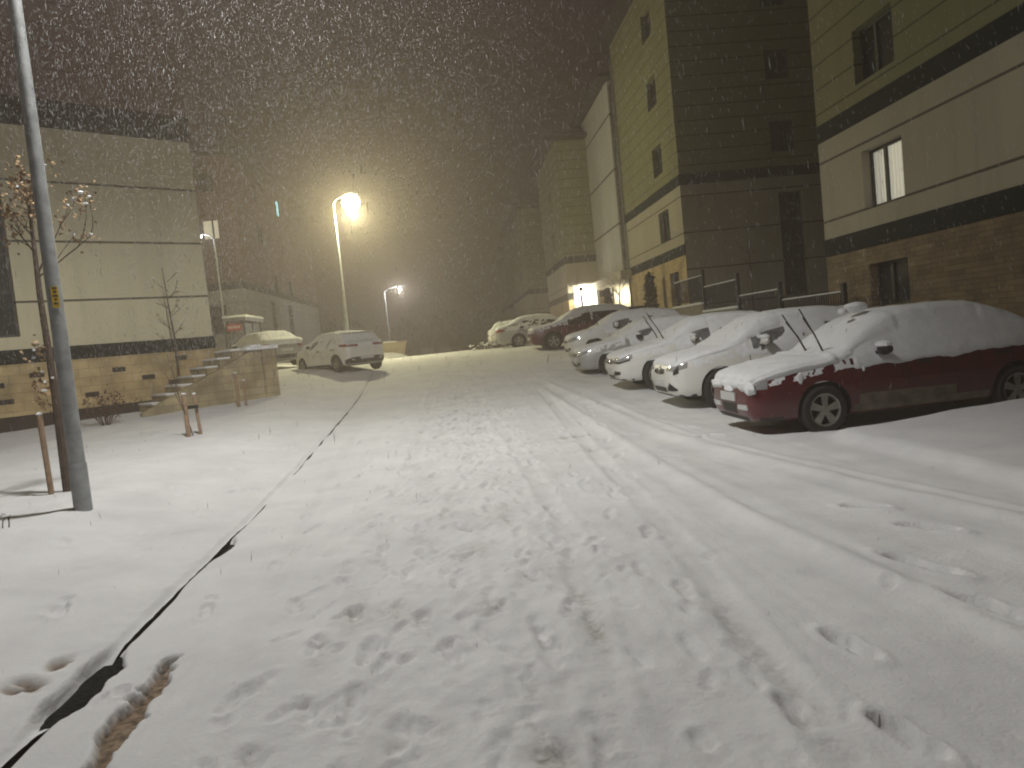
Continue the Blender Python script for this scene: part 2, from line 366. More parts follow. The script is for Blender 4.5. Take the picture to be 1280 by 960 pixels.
def surface(X, Y, verge):
    base = gz(Y)
    Z = base + .012*fbm(X*.7, Y*.5, 3) + .007*fbm(X*2.7, Y*2.1, 9, 3) + .0035*fbm(X*13, Y*11, 10, 2)
    dirt_shade = np.zeros_like(Z); soil = np.zeros_like(Z)
    s = X-kx(Y)
    near = 1-sst(20, 32, Y)
    if not verge:
        # churned snow down the middle of the road
        ch = np.exp(-((X-.05)/1.15)**2)*sst(-2, 1.5, Y)*(1-sst(22, 42, Y)*.6)
        rough = fbm(X*9, Y*5, 21, 3)
        Z += ch*(.013*rough + .009*fbm(X*23, Y*14, 22, 2)*near + .010*fbm(X*3.5, Y*1.6, 33, 3))
        Z += .007*fbm(X*6, Y*1.1, 44, 3)*near + .007*fbm(X*11, Y*.9, 45, 2)*near*sst(2.9, 1.6, np.abs(X))
        for pts, w, h in RIDGES:
            d, fd = poly_dist(X, Y, pts)
            w2 = w*(1+.35*vnoise(X*0+7, Y*1.3, 5))
            Z += fd*h*np.exp(-(d/w2)**2)*(1+.5*vnoise(X*3, Y*2.2, 8)) - fd*h*.35*np.exp(-((d+2.2*w)/(1.4*w))**2)
        for pts, w, h in GROOVES:
            d, fd = poly_dist(X, Y, pts)
            Z += fd*(-h*np.exp(-(d/w)**4) + .5*h*np.exp(-((np.abs(d)-1.6*w)/(.45*w))**2))*(1+.9*vnoise(X*2, Y*1.1, 61))
            Z += fd*near*.0045*np.sin(Y*105+np.abs(d)*70)*np.exp(-(d/(w*.9))**6)*np.clip(vnoise(X*1.5, Y*.7, 73)+.35, 0, 1)
            dirt_shade += fd*.15*np.exp(-(d/w)**4)*np.clip(.4+vnoise(X*5, Y*1.7, 71)*1.6, 0, 1)
        dirt_shade += ch*.30*np.clip(fbm(X*4, Y*2.3, 81, 3)*2-.05, 0, 1)
        # worn dirty line towards the viewer and the slushy patches further up
        for (cx, cy, rx, ry, k) in ((1.28,3.3,.07,1.3,.5),(.6,4.1,.05,.6,.6),(1.58,10.9,.32,.12,.9),(1.64,9.65,.28,.10,.6),(.25,3.2,.12,.3,.5),(.2,2.75,.12,.1,.8),(.73,3.05,.07,.12,.7)):
            q = np.exp(-(((X-cx)/rx)**2+((Y-cy)/ry)**2))*np.clip(.55+1.6*fbm(X*11, Y*6, 91, 3), 0, 1)
            dirt_shade += k*q; Z -= .018*q
        # untrodden bank of deeper snow at the right
        edge = X-4.3-.10*vnoise(X*0+3, Y*1.5, 15)
        bank = sst(0, .22, edge)*.11 + .16*sst(.2, 3.2, edge)
        bank *= 1-sst(8.45, 8.95, Y-.02*(X-4.4)+.15*vnoise(X*1.7, Y*0+2, 17))
        Z += bank
        # heaped snow in front of parked cars
        Z += .05*np.exp(-((X-3.2)/.35)**2)*sst(8.8, 10, Y)*np.clip(vnoise(X*2, Y*.9, 19)+.4, 0, 1)
        # parking bays lie a little lower than the crown of the road
        Z -= .10*sst(2.5, 3.7, X)*sst(9., 12.5, Y)*(1-sst(21.5, 27, Y))
        # right hand pavement before the buildings
        Z += .13*sst(7.9, 8.1, X)
        # snow edge along the gutter
        gm = np.exp(-((Y-4.02)/.34)**4)+.55*np.exp(-((Y-6.65)/.30)**4)+.10*np.exp(-((Y-5.0)/.6)**4)+.22*sst(3.9, 3.5, Y)
        gap = .12*gm
        e = s - gap - .05*fbm(X*6, Y*6, 27, 3)*sst(0.01, .09, gap)
        T = sst(0., .035, e)
        Z += -(.075*np.clip(gm*2.2, 0, 1)+.022*(1-sst(14, 24, Y))*np.clip(.75+2.2*vnoise(X*0+1, Y*2.3, 23), .1, 1.6))*(1-T)
        # cut that shows bare soil
        wl = .15*sst(4.32, 4.05, Y)*sst(2.6, 3.3, Y)
        c0 = .41-.10*sst(4.3, 3.2, Y)*0
        q = sst(wl*.5+.007, wl*.5-.007, np.abs(s-c0+.04*(Y-3.7)) + .085*fbm(X*8, Y*8, 37, 4))*sst(.02, .05, wl)
        soil = np.maximum(soil, q); Z -= .06*q
        Z += .03*sst(.48, .62, s)*sst(4.6, 4.0, Y)*sst(1.4, .7, s)
    else:
        Z += verge_rise(X, Y)
        Z += .02*fbm(X*1.6, Y*1.3, 55, 3)
        gap = .05*np.exp(-((Y-4.0)/.45)**4)+.01
        e = -s - gap - .045*fbm(X*4, Y*4, 29, 2)*sst(.01, .05, gap)
        T = sst(0, .06-.025*np.exp(-((Y-4.0)/.5)**4), e)
        Z -= (.04-.02*sst(9, 16, Y)+.07*np.exp(-((Y-4.0)/.42)**4))*(1-T)
        Z += .016*fbm(X*15, Y*8, 87, 3)*np.exp(-((-s-.08)/.10)**2)*sst(16, 9, Y)
        for (cx, cy, rx, ry) in ((-2.36, 4.22, .055, .10), (-2.40, 3.93, .10, .09)):
            q = np.exp(-((((X-cx)/rx)**2+((Y-cy)/ry)**2))**2*1.0)*np.clip(.7+1.6*fbm(X*14, Y*14, 39, 2), 0, 1)
            soil = np.maximum(soil, q); Z -= .04*q
        dirt_shade += .10*np.clip(fbm(X*2, Y*2, 66, 3)-.1, 0, 1)
        Z += .05*np.exp(-(((X+3.84)**2+(Y-7.62)**2)/.3**2)) - .03*np.exp(-(((X+3.6)**2+(Y-7.45)**2)/.2**2))
    return Z, np.clip(dirt_shade, 0, 1), np.clip(soil, 0, 1)

YS = np.array(sorted(set(np.round(list(np.arange(-30, 0, 1.5)) + list(np.arange(0, 1.6, .1)) + list(np.arange(1.6, 6.5, .02)) + list(np.arange(6.5, 11, .032)) +
     list(np.arange(11, 20, .06)) + list(np.arange(20, 32, .12)) + grow(32, 200, .25, 1.035), 3))))
SR = np.array(list(np.arange(0, .7, .012)) + list(np.arange(.7, 6.2, .024)) + grow(6.2, 75, .05, 1.07))
SV = -np.array(list(np.arange(0, .6, .012)) + list(np.arange(.6, 2.6, .03)) + grow(2.6, 75, .05, 1.055))

def heightfield(name, S, verge, material, label):
    Y, Sg = np.meshgrid(YS, S, indexing='ij')
    X = kx(Y) + Sg
    Z, dirt_shade, soil = surface(X, Y, verge)
    ny, nx = X.shape
    for (fx, fy, a, l, w, dep) in FEET:
        if verge != (fx < kx(fy)): continue
        i0, i1 = np.searchsorted(YS, fy-.45), np.searchsorted(YS, fy+.45)
        if i1-i0 < 2: continue
        dx = X[i0:i1]-fx; dy = Y[i0:i1]-fy
        u = -dx*math.sin(a)+dy*math.cos(a); v = dx*math.cos(a)+dy*math.sin(a)
        ww = w*(1-.25*np.clip(u/l, -1, 1)*0 - .28*np.exp(-((u+.15*l)/(.35*l))**2))
        rr = np.sqrt((u/l)**2+(v/ww)**2)+.14*fbm(X[i0:i1]*16, Y[i0:i1]*16, 101, 2)
        Z[i0:i1] -= dep*sst(1.08, .82, rr) - .3*dep*np.exp(-((rr-1.35)/.28)**2)
        dirt_shade[i0:i1] = np.clip(dirt_shade[i0:i1] + (0 if verge else 1)*min(.55, dep*22)*sst(1.05, .75, rr)*np.clip(.25+1.5*fbm(X[i0:i1]*17+fx*9, Y[i0:i1]*17, 131, 2), 0, 1), 0, 1)  # print hollows greyed by depth: packed slush, plus shade put into the colour
        if dep > .05: dirt_shade[i0:i1] = np.clip(dirt_shade[i0:i1] + (dep-.028)*11*sst(1.0, .6, rr)*sst(-.1, .2, u/l+vnoise(X[i0:i1]*20, Y[i0:i1]*20, 7)), 0, 1)
    co = np.stack([X, Y, Z], -1).reshape(-1, 3)
    idx = np.arange(ny*nx).reshape(ny, nx)
    q = np.stack([idx[:-1, :-1], idx[:-1, 1:], idx[1:, 1:], idx[1:, :-1]], -1).reshape(-1, 4)
    if S[1] < S[0]: q = q[:, ::-1]
    me = bpy.data.meshes.new(name)
    me.vertices.add(len(co)); me.vertices.foreach_set('co', co.ravel())
    me.loops.add(q.size); me.loops.foreach_set('vertex_index', q.ravel().astype(np.int32))
    me.polygons.add(len(q)); me.polygons.foreach_set('loop_start', np.arange(0, q.size, 4, dtype=np.int32))
    me.update(calc_edges=True)
    me.polygons.foreach_set('use_smooth', np.ones(len(q), bool))
    for nm, ar in (('dirt', dirt_shade), ('soil', soil)):
        at = me.attributes.new(nm, 'FLOAT', 'POINT'); at.data.foreach_set('value', ar.ravel().astype(np.float32))
    me.materials.append(material)
    o = link(bpy.data.objects.new(name, me))
    return tag(o, label, None, None, 'structure')

def ground_mat():
    m = mat('trodden_snow', (.8, .8, .8), .8, spec=.25)
    nt = m.node_tree; b = nt.nodes['Principled BSDF']
    tc = node(nt, 'ShaderNodeTexCoord')
    n0 = node(nt, 'ShaderNodeTexNoise'); n0.inputs['Scale'].default_value = 1.3; n0.inputs['Detail'].default_value = 8; n0.inputs['Roughness'].default_value = .65
    nt.links.new(tc.outputs['Object'], n0.inputs['Vector'])
    r = node(nt, 'ShaderNodeValToRGB'); r.color_ramp.elements[0].position = .32; r.color_ramp.elements[1].position = .62
    r.color_ramp.elements[0].color = (.69, .69, .70, 1); r.color_ramp.elements[1].color = (.80, .80, .80, 1)
    nt.links.new(n0.outputs['Fac'], r.inputs['Fac'])
    at = node(nt, 'ShaderNodeAttribute'); at.attribute_name = 'dirt'
    n1 = node(nt, 'ShaderNodeTexNoise'); n1.inputs['Scale'].default_value = 22; n1.inputs['Detail'].default_value = 5
    nt.links.new(tc.outputs['Object'], n1.inputs['Vector'])
    mr = node(nt, 'ShaderNodeMapRange', i1=.3, i2=.7, i3=.3, i4=1.2); nt.links.new(n1.outputs['Fac'], mr.inputs[0])
    mu = node(nt, 'ShaderNodeMath', operation='MULTIPLY', use_clamp=True); nt.links.new(at.outputs['Fac'], mu.inputs[0]); nt.links.new(mr.outputs[0], mu.inputs[1])
    mx = node(nt, 'ShaderNodeMix', data_type='RGBA'); nt.links.new(mu.outputs[0], mx.inputs[0]); nt.links.new(r.outputs['Color'], mx.inputs[6])
    mx.inputs[7].default_value = (.33, .315, .285, 1)
    a2 = node(nt, 'ShaderNodeAttribute'); a2.attribute_name = 'soil'
    r2 = node(nt, 'ShaderNodeValToRGB'); r2.color_ramp.elements[0].color = (.07, .05, .033, 1); r2.color_ramp.elements[1].color = (.31, .225, .155, 1)
    r2.color_ramp.elements[0].position = .3; r2.color_ramp.elements[1].position = .65
    nt.links.new(n1.outputs['Fac'], r2.inputs['Fac'])
    mx2 = node(nt, 'ShaderNodeMix', data_type='RGBA'); nt.links.new(a2.outputs['Fac'], mx2.inputs[0]); nt.links.new(mx.outputs[2], mx2.inputs[6]); nt.links.new(r2.outputs['Color'], mx2.inputs[7])
    nt.links.new(mx2.outputs[2], b.inputs['Base Color'])
    n2 = node(nt, 'ShaderNodeTexNoise'); n2.inputs['Scale'].default_value = 45; n2.inputs['Detail'].default_value = 5
    nt.links.new(tc.outputs['Object'], n2.inputs['Vector'])
    bp = node(nt, 'ShaderNodeBump'); bp.inputs['Strength'].default_value = .35; bp.inputs['Distance'].default_value = .015
    nt.links.new(n2.outputs['Fac'], bp.inputs['Height']); nt.links.new(bp.outputs['Normal'], b.inputs['Normal'])
    return m
GM = ground_mat()
heightfield('road', SR, False, GM, 'snow covered road with tyre ridges and footprints')
heightfield('verge', SV, True, GM, 'smooth snow covered verge left of the road')
# kerb and gutter strip under the snow
k = MB(); ys = list(np.arange(-6, 40, .5))
vs = []; fs = []
for y in ys:
    x = float(kx(y)); z = gzf(y)
    vs += [(x-.22, y, z-.075), (x-.10, y, z-.055), (x+.0, y, z-.05), (x+.32, y, z-.058)]
for i in range(len(ys)-1):
    for j in range(3): fs.append((i*4+j, i*4+j+1, i*4+5+j, i*4+4+j))
k.add(vs, fs); tag(k.build('kerb', M['kerb']), 'dark wet kerb showing where the snow is cut away', None, None, 'structure')

# ------------------------------------------------------------------ buildings
def wall(mb, P, d, L, z0, z1, holes=(), depth=.28, flip=1):
    """wall sheet from P along d with rectangular openings (a, b, za, zb) and reveals going inwards"""
    P = Vector((P[0], P[1], 0)); d = Vector((d[0], d[1], 0)).normalized(); nin = Vector((-d.y, d.x, 0))*flip
    us = sorted({0, L} | {h[0] for h in holes} | {h[1] for h in holes}); zs = sorted({z0, z1} | {h[2] for h in holes} | {h[3] for h in holes})
    us = [u for u in us if 0 <= u <= L]; zs = [z for z in zs if z0 <= z <= z1]
    pt = lambda u, z, k=0: tuple(P+d*u+nin*k+Vector((0, 0, z)))
    for i in range(len(us)-1):
        for j in range(len(zs)-1):
            uc, zc = (us[i]+us[i+1])/2, (zs[j]+zs[j+1])/2
            if any(h[0] < uc < h[1] and h[2] < zc < h[3] for h in holes): continue
            mb.add([pt(us[i], zs[j]), pt(us[i+1], zs[j]), pt(us[i+1], zs[j+1]), pt(us[i], zs[j+1])], [(0, 1, 2, 3)])
    for (a, b, c, e) in holes:
        if not (z0 <= (c+e)/2 <= z1): continue
        for (u0, v0, u1, v1) in ((a, c, b, c), (b, c, b, e), (b, e, a, e), (a, e, a, c)):
            mb.add([pt(u0, v0), pt(u1, v1), pt(u1, v1, depth), pt(u0, v0, depth)], [(0, 1, 2, 3)])

def window(parent, P, d, h, depth=.28, flip=1, pane=None, style='half', label=None, sill=False):
    """dark frame with mullion, glass pane a sub-part"""
    P = Vector((P[0], P[1], 0)); d = Vector((d[0], d[1], 0)).normalized(); nin = Vector((-d.y, d.x, 0))*flip
    a, b, c, e = h; rz = math.atan2(d.y, d.x); m = MB(); w = .06
    mid = lambda u, z, k=depth-.05: tuple(P+d*u+nin*k+Vector((0, 0, z)))
    m.box(mid((a+b)/2, c+w/2), (b-a, .07, w), rz); m.box(mid((a+b)/2, e-w/2), (b-a, .07, w), rz)
    m.box(mid(a+w/2, (c+e)/2), (w, .068, e-c-2*w), rz); m.box(mid(b-w/2, (c+e)/2), (w, .068, e-c-2*w), rz)
    if style == 'half': m.box(mid(a+(b-a)*.62, (c+e)/2), (.09, .066, e-c-2*w), rz)
    if style == 'tall':
        m.box(mid((a+b)/2, (c+e)/2), (.07, .066, e-c-2*w), rz)
        for k in range(1, 4): m.box(mid((a+b)/2, c+(e-c)*k/4), (b-a-2*w, .064, .10), rz)
    fr = m.build('window', M['frame'], parent)
    if label: fr['label'] = label
    p = MB(); p.box(mid((a+b)/2, (c+e)/2, depth-.02), (b-a-.02, .02, e-c-.02), rz)
    p.build('pane', pane or M['pane'], fr)
    return fr

def slab_band(mb, pts, z0, z1, out=.03, flip=1):
    """continuous proud band along a polyline of wall corners"""
    for i in range(len(pts)-1):
        P = Vector((*pts[i], 0)); Q = Vector((*pts[i+1], 0)); d = (Q-P).normalized(); n = Vector((d.y, -d.x, 0))*flip
        c = (P+Q)/2+n*(out/2-.02); mb.box((c.x, c.y, (z0+z1)/2), ((Q-P).length+.06, out+.06, z1-z0), math.atan2(d.y, d.x))

def hip_roof(parent, x0, x1, y0, y1, z, over=.7, rise=1.6, material='roof', o=(0, 0)):
    m = MB(); X0, X1, Y0, Y1 = x0-over, x1+over, y0-over, y1+over
    w = min(X1-X0, Y1-Y0)/2
    m.bbox(X0, X1, Y0, Y1, z, z+.22)
    if X1-X0 < Y1-Y0: r = [((X0+X1)/2, Y0+w, z+.22+rise), ((X0+X1)/2, Y1-w, z+.22+rise)]
    else: r = [(X0+w, (Y0+Y1)/2, z+.22+rise), (X1-w, (Y0+Y1)/2, z+.22+rise)]
    b = [(X0, Y0, z+.221), (X1, Y0, z+.221), (X1, Y1, z+.221), (X0, Y1, z+.221)]
    if X1-X0 < Y1-Y0: fs = [(0, 1, 4), (1, 2, 5, 4), (2, 3, 5), (3, 0, 4, 5)]
    else: fs = [(0, 1, 5, 4), (1, 2, 5), (2, 3, 4, 5), (3, 0, 4)]
    m.add(b+r, fs)
    return m.build('roof', M[material], parent)

def right_building(label, x, y0, y1, depth, zg, zlow, zup, ztop, bth=.42, road_windows=(), side_windows=(), stone='tan', plain_side=False, group='apartment buildings along the right side', name='apartment_building'):
    """road face on the plane X = x from y0 to y1, near side face on Y = y0; origin at the lower band"""
    t = thing(name, label, 'building', (x, y0, zlow), 0, group)
    L = y1-y0
    rw = [(a-y0, b-y0, c-zlow, e-zlow, kw) for a, b, c, e, kw in road_windows]
    sw = [(a-x, b-x, c-zlow, e-zlow, kw) for a, b, c, e, kw in side_windows]
    Hr = [q[:4] for q in rw]; Hs = [q[:4] for q in sw]
    zl, zu, zt, zb = 0, zup-zlow, ztop-zlow, zg-zlow
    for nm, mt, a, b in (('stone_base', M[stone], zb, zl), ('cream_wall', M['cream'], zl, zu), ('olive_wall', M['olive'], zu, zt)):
        m = MB(); wall(m, (0, 0), (0, 1), L, a, b, Hr, flip=-1)
        if plain_side:
            if a >= zl: wall(m, (0, 0), (1, 0), depth, zb if a == zl else a, b, Hs)
        else: wall(m, (0, 0), (1, 0), depth, a, b, Hs)
        wall(m, (0, L), (1, 0), depth, a, b); wall(m, (depth, 0), (0, 1), L, a, b)
        m.build(nm, mt, t)
    m = MB(); cor = [(depth, 0), (0, 0), (0, L)]
    def band(z0, z1):
        m = MB(); e = .03
        m.bbox(-e, .0, -e, L, z0, z1)
        if not (plain_side and z0 == 0): m.bbox(0, depth, -e, 0, z0, z1)
        o = m.build('band', M['band'], t)
    band(zl, zl+bth); band(zu, zu+bth)
    for q in rw: window(t, (0, 0), (0, 1), q[:4], flip=-1, **q[4])
    for q in sw: window(t, (0, 0), (1, 0), q[:4], **q[4])
    hip_roof(t, 0, depth, 0, L, zt)
    return t

W = lambda **k: k
# nearest building on the right
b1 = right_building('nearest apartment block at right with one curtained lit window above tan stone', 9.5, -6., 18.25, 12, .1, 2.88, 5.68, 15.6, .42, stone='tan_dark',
    road_windows=[(14.85, 16.35, 3.74, 5.02, W(pane=M['lit_curtain'], label='lit window with pale curtain')), (14.9, 16.4, 6.5, 7.68, W()), (14.9, 16.35, 1.55, 2.5, W()),
                  (14.9, 16.4, 9.4, 10.6, W()), (4.5, 6., 3.74, 5.02, W()), (4.5, 6., 6.5, 7.68, W()), (9., 10.2, 9.4, 10.6, W())])
# second building with stair tower and porch
b2 = right_building('olive and cream block with white stair tower and lit porch', 9.5, 29.4, 39.0, 11, .8, 4.3, 7.05, 16.2, .42, plain_side=True,
    road_windows=[(31.5, 32.9, 8.05, 9.3, W()), (31.5, 32.9, 10.95, 12.2, W()), (31.5, 32.9, 13.85, 15.1, W()), (31.2, 32.7, 5.17, 6.47, W()), (30.5, 31.8, 1.7, 3.75, W(style='none'))],
    side_windows=[(13.35, 14.4, 8.05, 9.3, W()), (13.35, 14.4, 10.9, 12.1, W()), (13.35, 14.4, 13.75, 15., W()), (13.5, 14.5, 2.3, 6.45, W(style='tall'))])
# stair tower parts of b2, in its own coordinates (origin 9.5, 29.4, 4.3)
m = MB(); m.bbox(-.03, 6, 9.62, 10.55, .34, 10.2); m.build('glazed_strip', M['pane'], b2)
m = MB(); m.bbox(-.1, 8, 10.55, 18.8, .35, 10.5); m.build('stair_tower', M['white_panel'], b2)
m = MB(); m.bbox(-.7, 8.5, 9.8, 19.2, 10.5, 10.75); m.build('tower_roof', M['roof'], b2)
m = MB(); m.tube([(-.1, 9.3, -3.2), (-.1, 9.3, 11.2)], .055, 8); m.build('downpipe', M['grey_metal'], b2)
m = MB(); m.bbox(-.6, 3, 9.0, 18.8, -.15, .33); m.build('porch_canopy', M['cream'], b2)
m = MB(); m.bbox(.95, 1.1, 9.6, 14.6, -3.6, -.16); m.bbox(.2, 1.1, 14.6, 14.75, -3.6, -.16); m.build('porch_wall', M['lit_wall'], b2)
m = MB(); m.tube([(.0, 14.7, -3.6), (.0, 14.7, -.16)], .09, 8); m.build('porch_post', M['door_white'], b2)
# further blocks
b3 = right_building('olive block beyond the lit porch with its own lower cream storey', 7.4, 47.0, 56.5, 9, .6, 3.75, 6.05, 13.7, .42,
    road_windows=[(50.5, 51.8, 7.2, 8.4, W()), (50.5, 51.8, 10., 11.2, W())])
# its lit doorway, in its own coordinates (origin 7.4, 47.0, 3.75)
m = MB(); m.bbox(.35, 2.0, -.06, -.005, -2.6, .85); m.build('entrance_wall', M['lit_wall'], b3)
m = MB(); m.bbox(.6, 1.5, -.10, -.062, -2.55, -.35); dd = m.build('entrance_door', M['door_white'], b3)
m = MB(); m.bbox(.68, 1.02, -.112, -.101, -1.9, -.5); m.bbox(1.08, 1.42, -.112, -.101, -1.9, -.5); m.build('door_glass', M['frost'], dd)
m = MB(); m.bbox(1.62, 1.8, -1.0, -.065, -2.6, .70); m.build('porch_post', M['door_white'], b3)
m = MB(); m.bbox(.1, 2.05, -1.3, -.065, .86, 1.02); m.build('porch_canopy', M['cream'], b3)
m = MB(); m.lathe([(0, .10), (.30, .12), (.42, .30), (.44, .55), (.38, .72), (0, .74)], 'Z', 20, (.95, -.62, 0)); m.build('porch_lamp', M['lens_porch'], b3, True)
b4 = right_building('hazy olive block third along the slope past the red hatchback', 6.95, 67.0, 84, 9, -.2, 3.3, 5.5, 13.2, .45,
    road_windows=[(71., 72.4, 7., 8.2, W()), (71., 72.4, 9.8, 11., W()), (77., 78.4, 7., 8.2, W())])
b5 = right_building('farthest faint block almost lost in the snowfall', 7.3, 95.0, 112, 9, -.8, 3.2, 5.6, 13.2, .5,
    road_windows=[(99., 100.4, 7., 8.2, W())])

# near building on the left; its visible face runs 51 degrees off the road
az = Vector((.78, .626, 0)).normalized(); rzL = math.atan2(az.y, az.x)
tL = thing('apartment_building', 'cream and brown block on the left behind the tall grey pole', 'building', (-7.12, 22.72, 2.23), rzL)
# local x runs along the face, 0 at the far corner, negative towards the viewer; local y goes inwards
def lwall(z0, z1, holes, name, mt):
    m = MB(); Ph = [(h[0]+16, h[1]+16, h[2], h[3]) for h in holes]
    wall(m, (-16, 0), (1, 0), 16, z0, z1, Ph); wall(m, (0, 0), (0, 1), 11, z0, z1); wall(m, (-16, 0), (0, 1), 11, z0, z1)
    return m.build(name, mt, tL)
HL = [(-7.2, -4.82, .68, 5.3), (-13.5, -11.2, .68, 5.3)]
lwall(-1.6, 0, [], 'dark_base', M['inset'])
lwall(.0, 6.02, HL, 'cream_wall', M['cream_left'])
lwall(6.02, 15.5, [(-6.6, -5.2, 7.9, 9.2)], 'brown_wall', M['brick_red'])
m = MB(); m.bbox(-16, .03, -.035, 0, 0, .36); m.bbox(0, .035, 0, 11, 0, .36); m.build('band', M['band'], tL)
m = MB(); m.bbox(-16, .03, -.035, 0, 6.02, 6.74); m.bbox(0, .035, 0, 11, 6.02, 6.74); m.build('band', M['band'], tL)
for h in HL: window(tL, (-16, 0), (1, 0), (h[0]+16, h[1]+16, h[2], h[3]), style='tall')
window(tL, (-16, 0), (1, 0), (9.4, 10.8, 7.9, 9.2))
hip_roof(tL, -16, 0, 0, 11, 15.5)

# tan stone retaining wall with dark inset stones, in front of that building
tw = thing('retaining_wall', 'tan stone retaining wall with small dark inset stones, left', 'wall', (-7.12, 22.72, .4), rzL)
m = MB(); m.bbox(-16, -.05, -.9, -.6, .55, 1.80); m.build('stone_face', M['tan'], tw)
m = MB(); m.bbox(-16, -.05, -.86, -.6, -.6, .55); m.build('footing', M['inset'], tw)
m = MB()
for (u, z) in ((-1.3,1.62),(-2.9,1.45),(-2.2,1.18),(-1.55,.98),(-3.6,.88),(-4.25,1.22),(-4.75,1.50),(-5.45,.92),(-5.6,1.32),(-6.4,1.3),(-7.1,1.02),(-7.3,.75),(-7.9,1.45),(-8.6,.9),(-6.85,1.6)):
    m.bbox(u-.16, u+.16, -.912, -.89, z-.06, z+.06)
m.build('inset_stones', M['inset'], tw)
# stone steps up along that wall
ts = thing('stone_steps', 'snow topped stone steps climbing beside the tan wall', 'steps', (-7.12, 22.72, .4), rzL)
m = MB(); sn = MB()
for i in range(7):
    u = -2.55+i*.36; z = .45+.2*i
    m.bbox(u, .6 if i < 6 else .9, -2.15, -.93, z-.22, z)
    sn.bbox(u-.02, u+.33, -2.1, -.95, z+.002, z+.055)
m.bbox(-2.7, .9, -2.14, -.94, -.6, .24)
m.build('treads', M['stone_wall'], ts); sn.build('snow_cover', M['snow'], ts, True, .02)
# sloped stringer and stone wall block with snow cap
tb = thing('stone_wall', 'squat rubble stone wall with snow cap beside the steps', 'wall', (-7.12, 22.72, .4), rzL)
m = MB(); m.add([(-2.9, -2.35, -.6), (.35, -2.35, -.6), (.35, -2.35, 1.62), (.1, -2.35, 1.62), (-2.9, -2.35, .28), (-2.9, -2.16, -.6), (.35, -2.16, -.6), (.35, -2.16, 1.62), (.1, -2.16, 1.62), (-2.9, -2.16, .28)],
          [(0,1,2,3,4),(9,8,7,6,5),(0,4,9,5),(4,3,8,9),(3,2,7,8),(1,6,7,2),(0,5,6,1)])
m.bbox(.352, .75, -2.4, -.6, -.6, 1.62); m.build('stonework', M['stone_wall'], tb)
s = MB(); s.bbox(-.1, .82, -2.47, -.55, 1.622, 1.72); s.bbox(.0, .3, -2.5, -2.2, 1.68, 1.77); s.build('snow_cover', M['snow'], tb, True, .03)

# far building on the left
tj = thing('apartment_building', 'far hazy red and grey block with one cyan lit slit', 'building', (-12.3, 46.3, 6.3), 0)
def jw(z0, z1, nm, mt, hx=(), hy=()):
    m = MB(); wall(m, (-14, 0), (1, 0), 14, z0, z1, hx, .08); wall(m, (0, 0), (0, 1), 24, z0, z1, hy, .06); wall(m, (-14, 24), (1, 0), 14, z0, z1)
    return m.build(nm, mt, tj)
HX = [(11.95, 12.95, 3.05, 4.25), (11.4, 12.8, -2.6, -.9), (11.9, 12.9, 5.9, 7.0)]
HY = [(11.1, 12.1, 6.25, 7.5), (11.3, 11.8, 3.4, 4.6), (4.6, 5.8, 3.4, 4.6), (6.2, 7.2, -4.2, -.4), (11.4, 12.6, -4.2, -.4), (4.6, 5.8, 6.2, 7.3), (7.9, 8.8, .3, 1.5), (12.6, 13.4, .3, 1.5)]
jw(-6, 0, 'cream_wall', M['grey_cream'], HX, HY); jw(0, 8.0, 'red_wall', M['pink_red'], HX, HY)
m = MB(); m.bbox(-14, .04, -.04, 0, 0, .42); m.bbox(0, .04, 0, 24, 0, .42); m.build('band', M['band'], tj)
for h in HX: window(tj, (-14, 0), (1, 0), h, .08, pane=M['lit_window'] if 3 < h[2] < 4 else None)
for i, h in enumerate(HY): window(tj, (0, 0), (0, 1), h, .06, flip=1, style='tall' if h[2] < -3 else 'none', pane=M['cyan_window'] if i == 0 else None)
hip_roof(tj, -14, 0, 0, 24, 8.0, .9, 1.8)

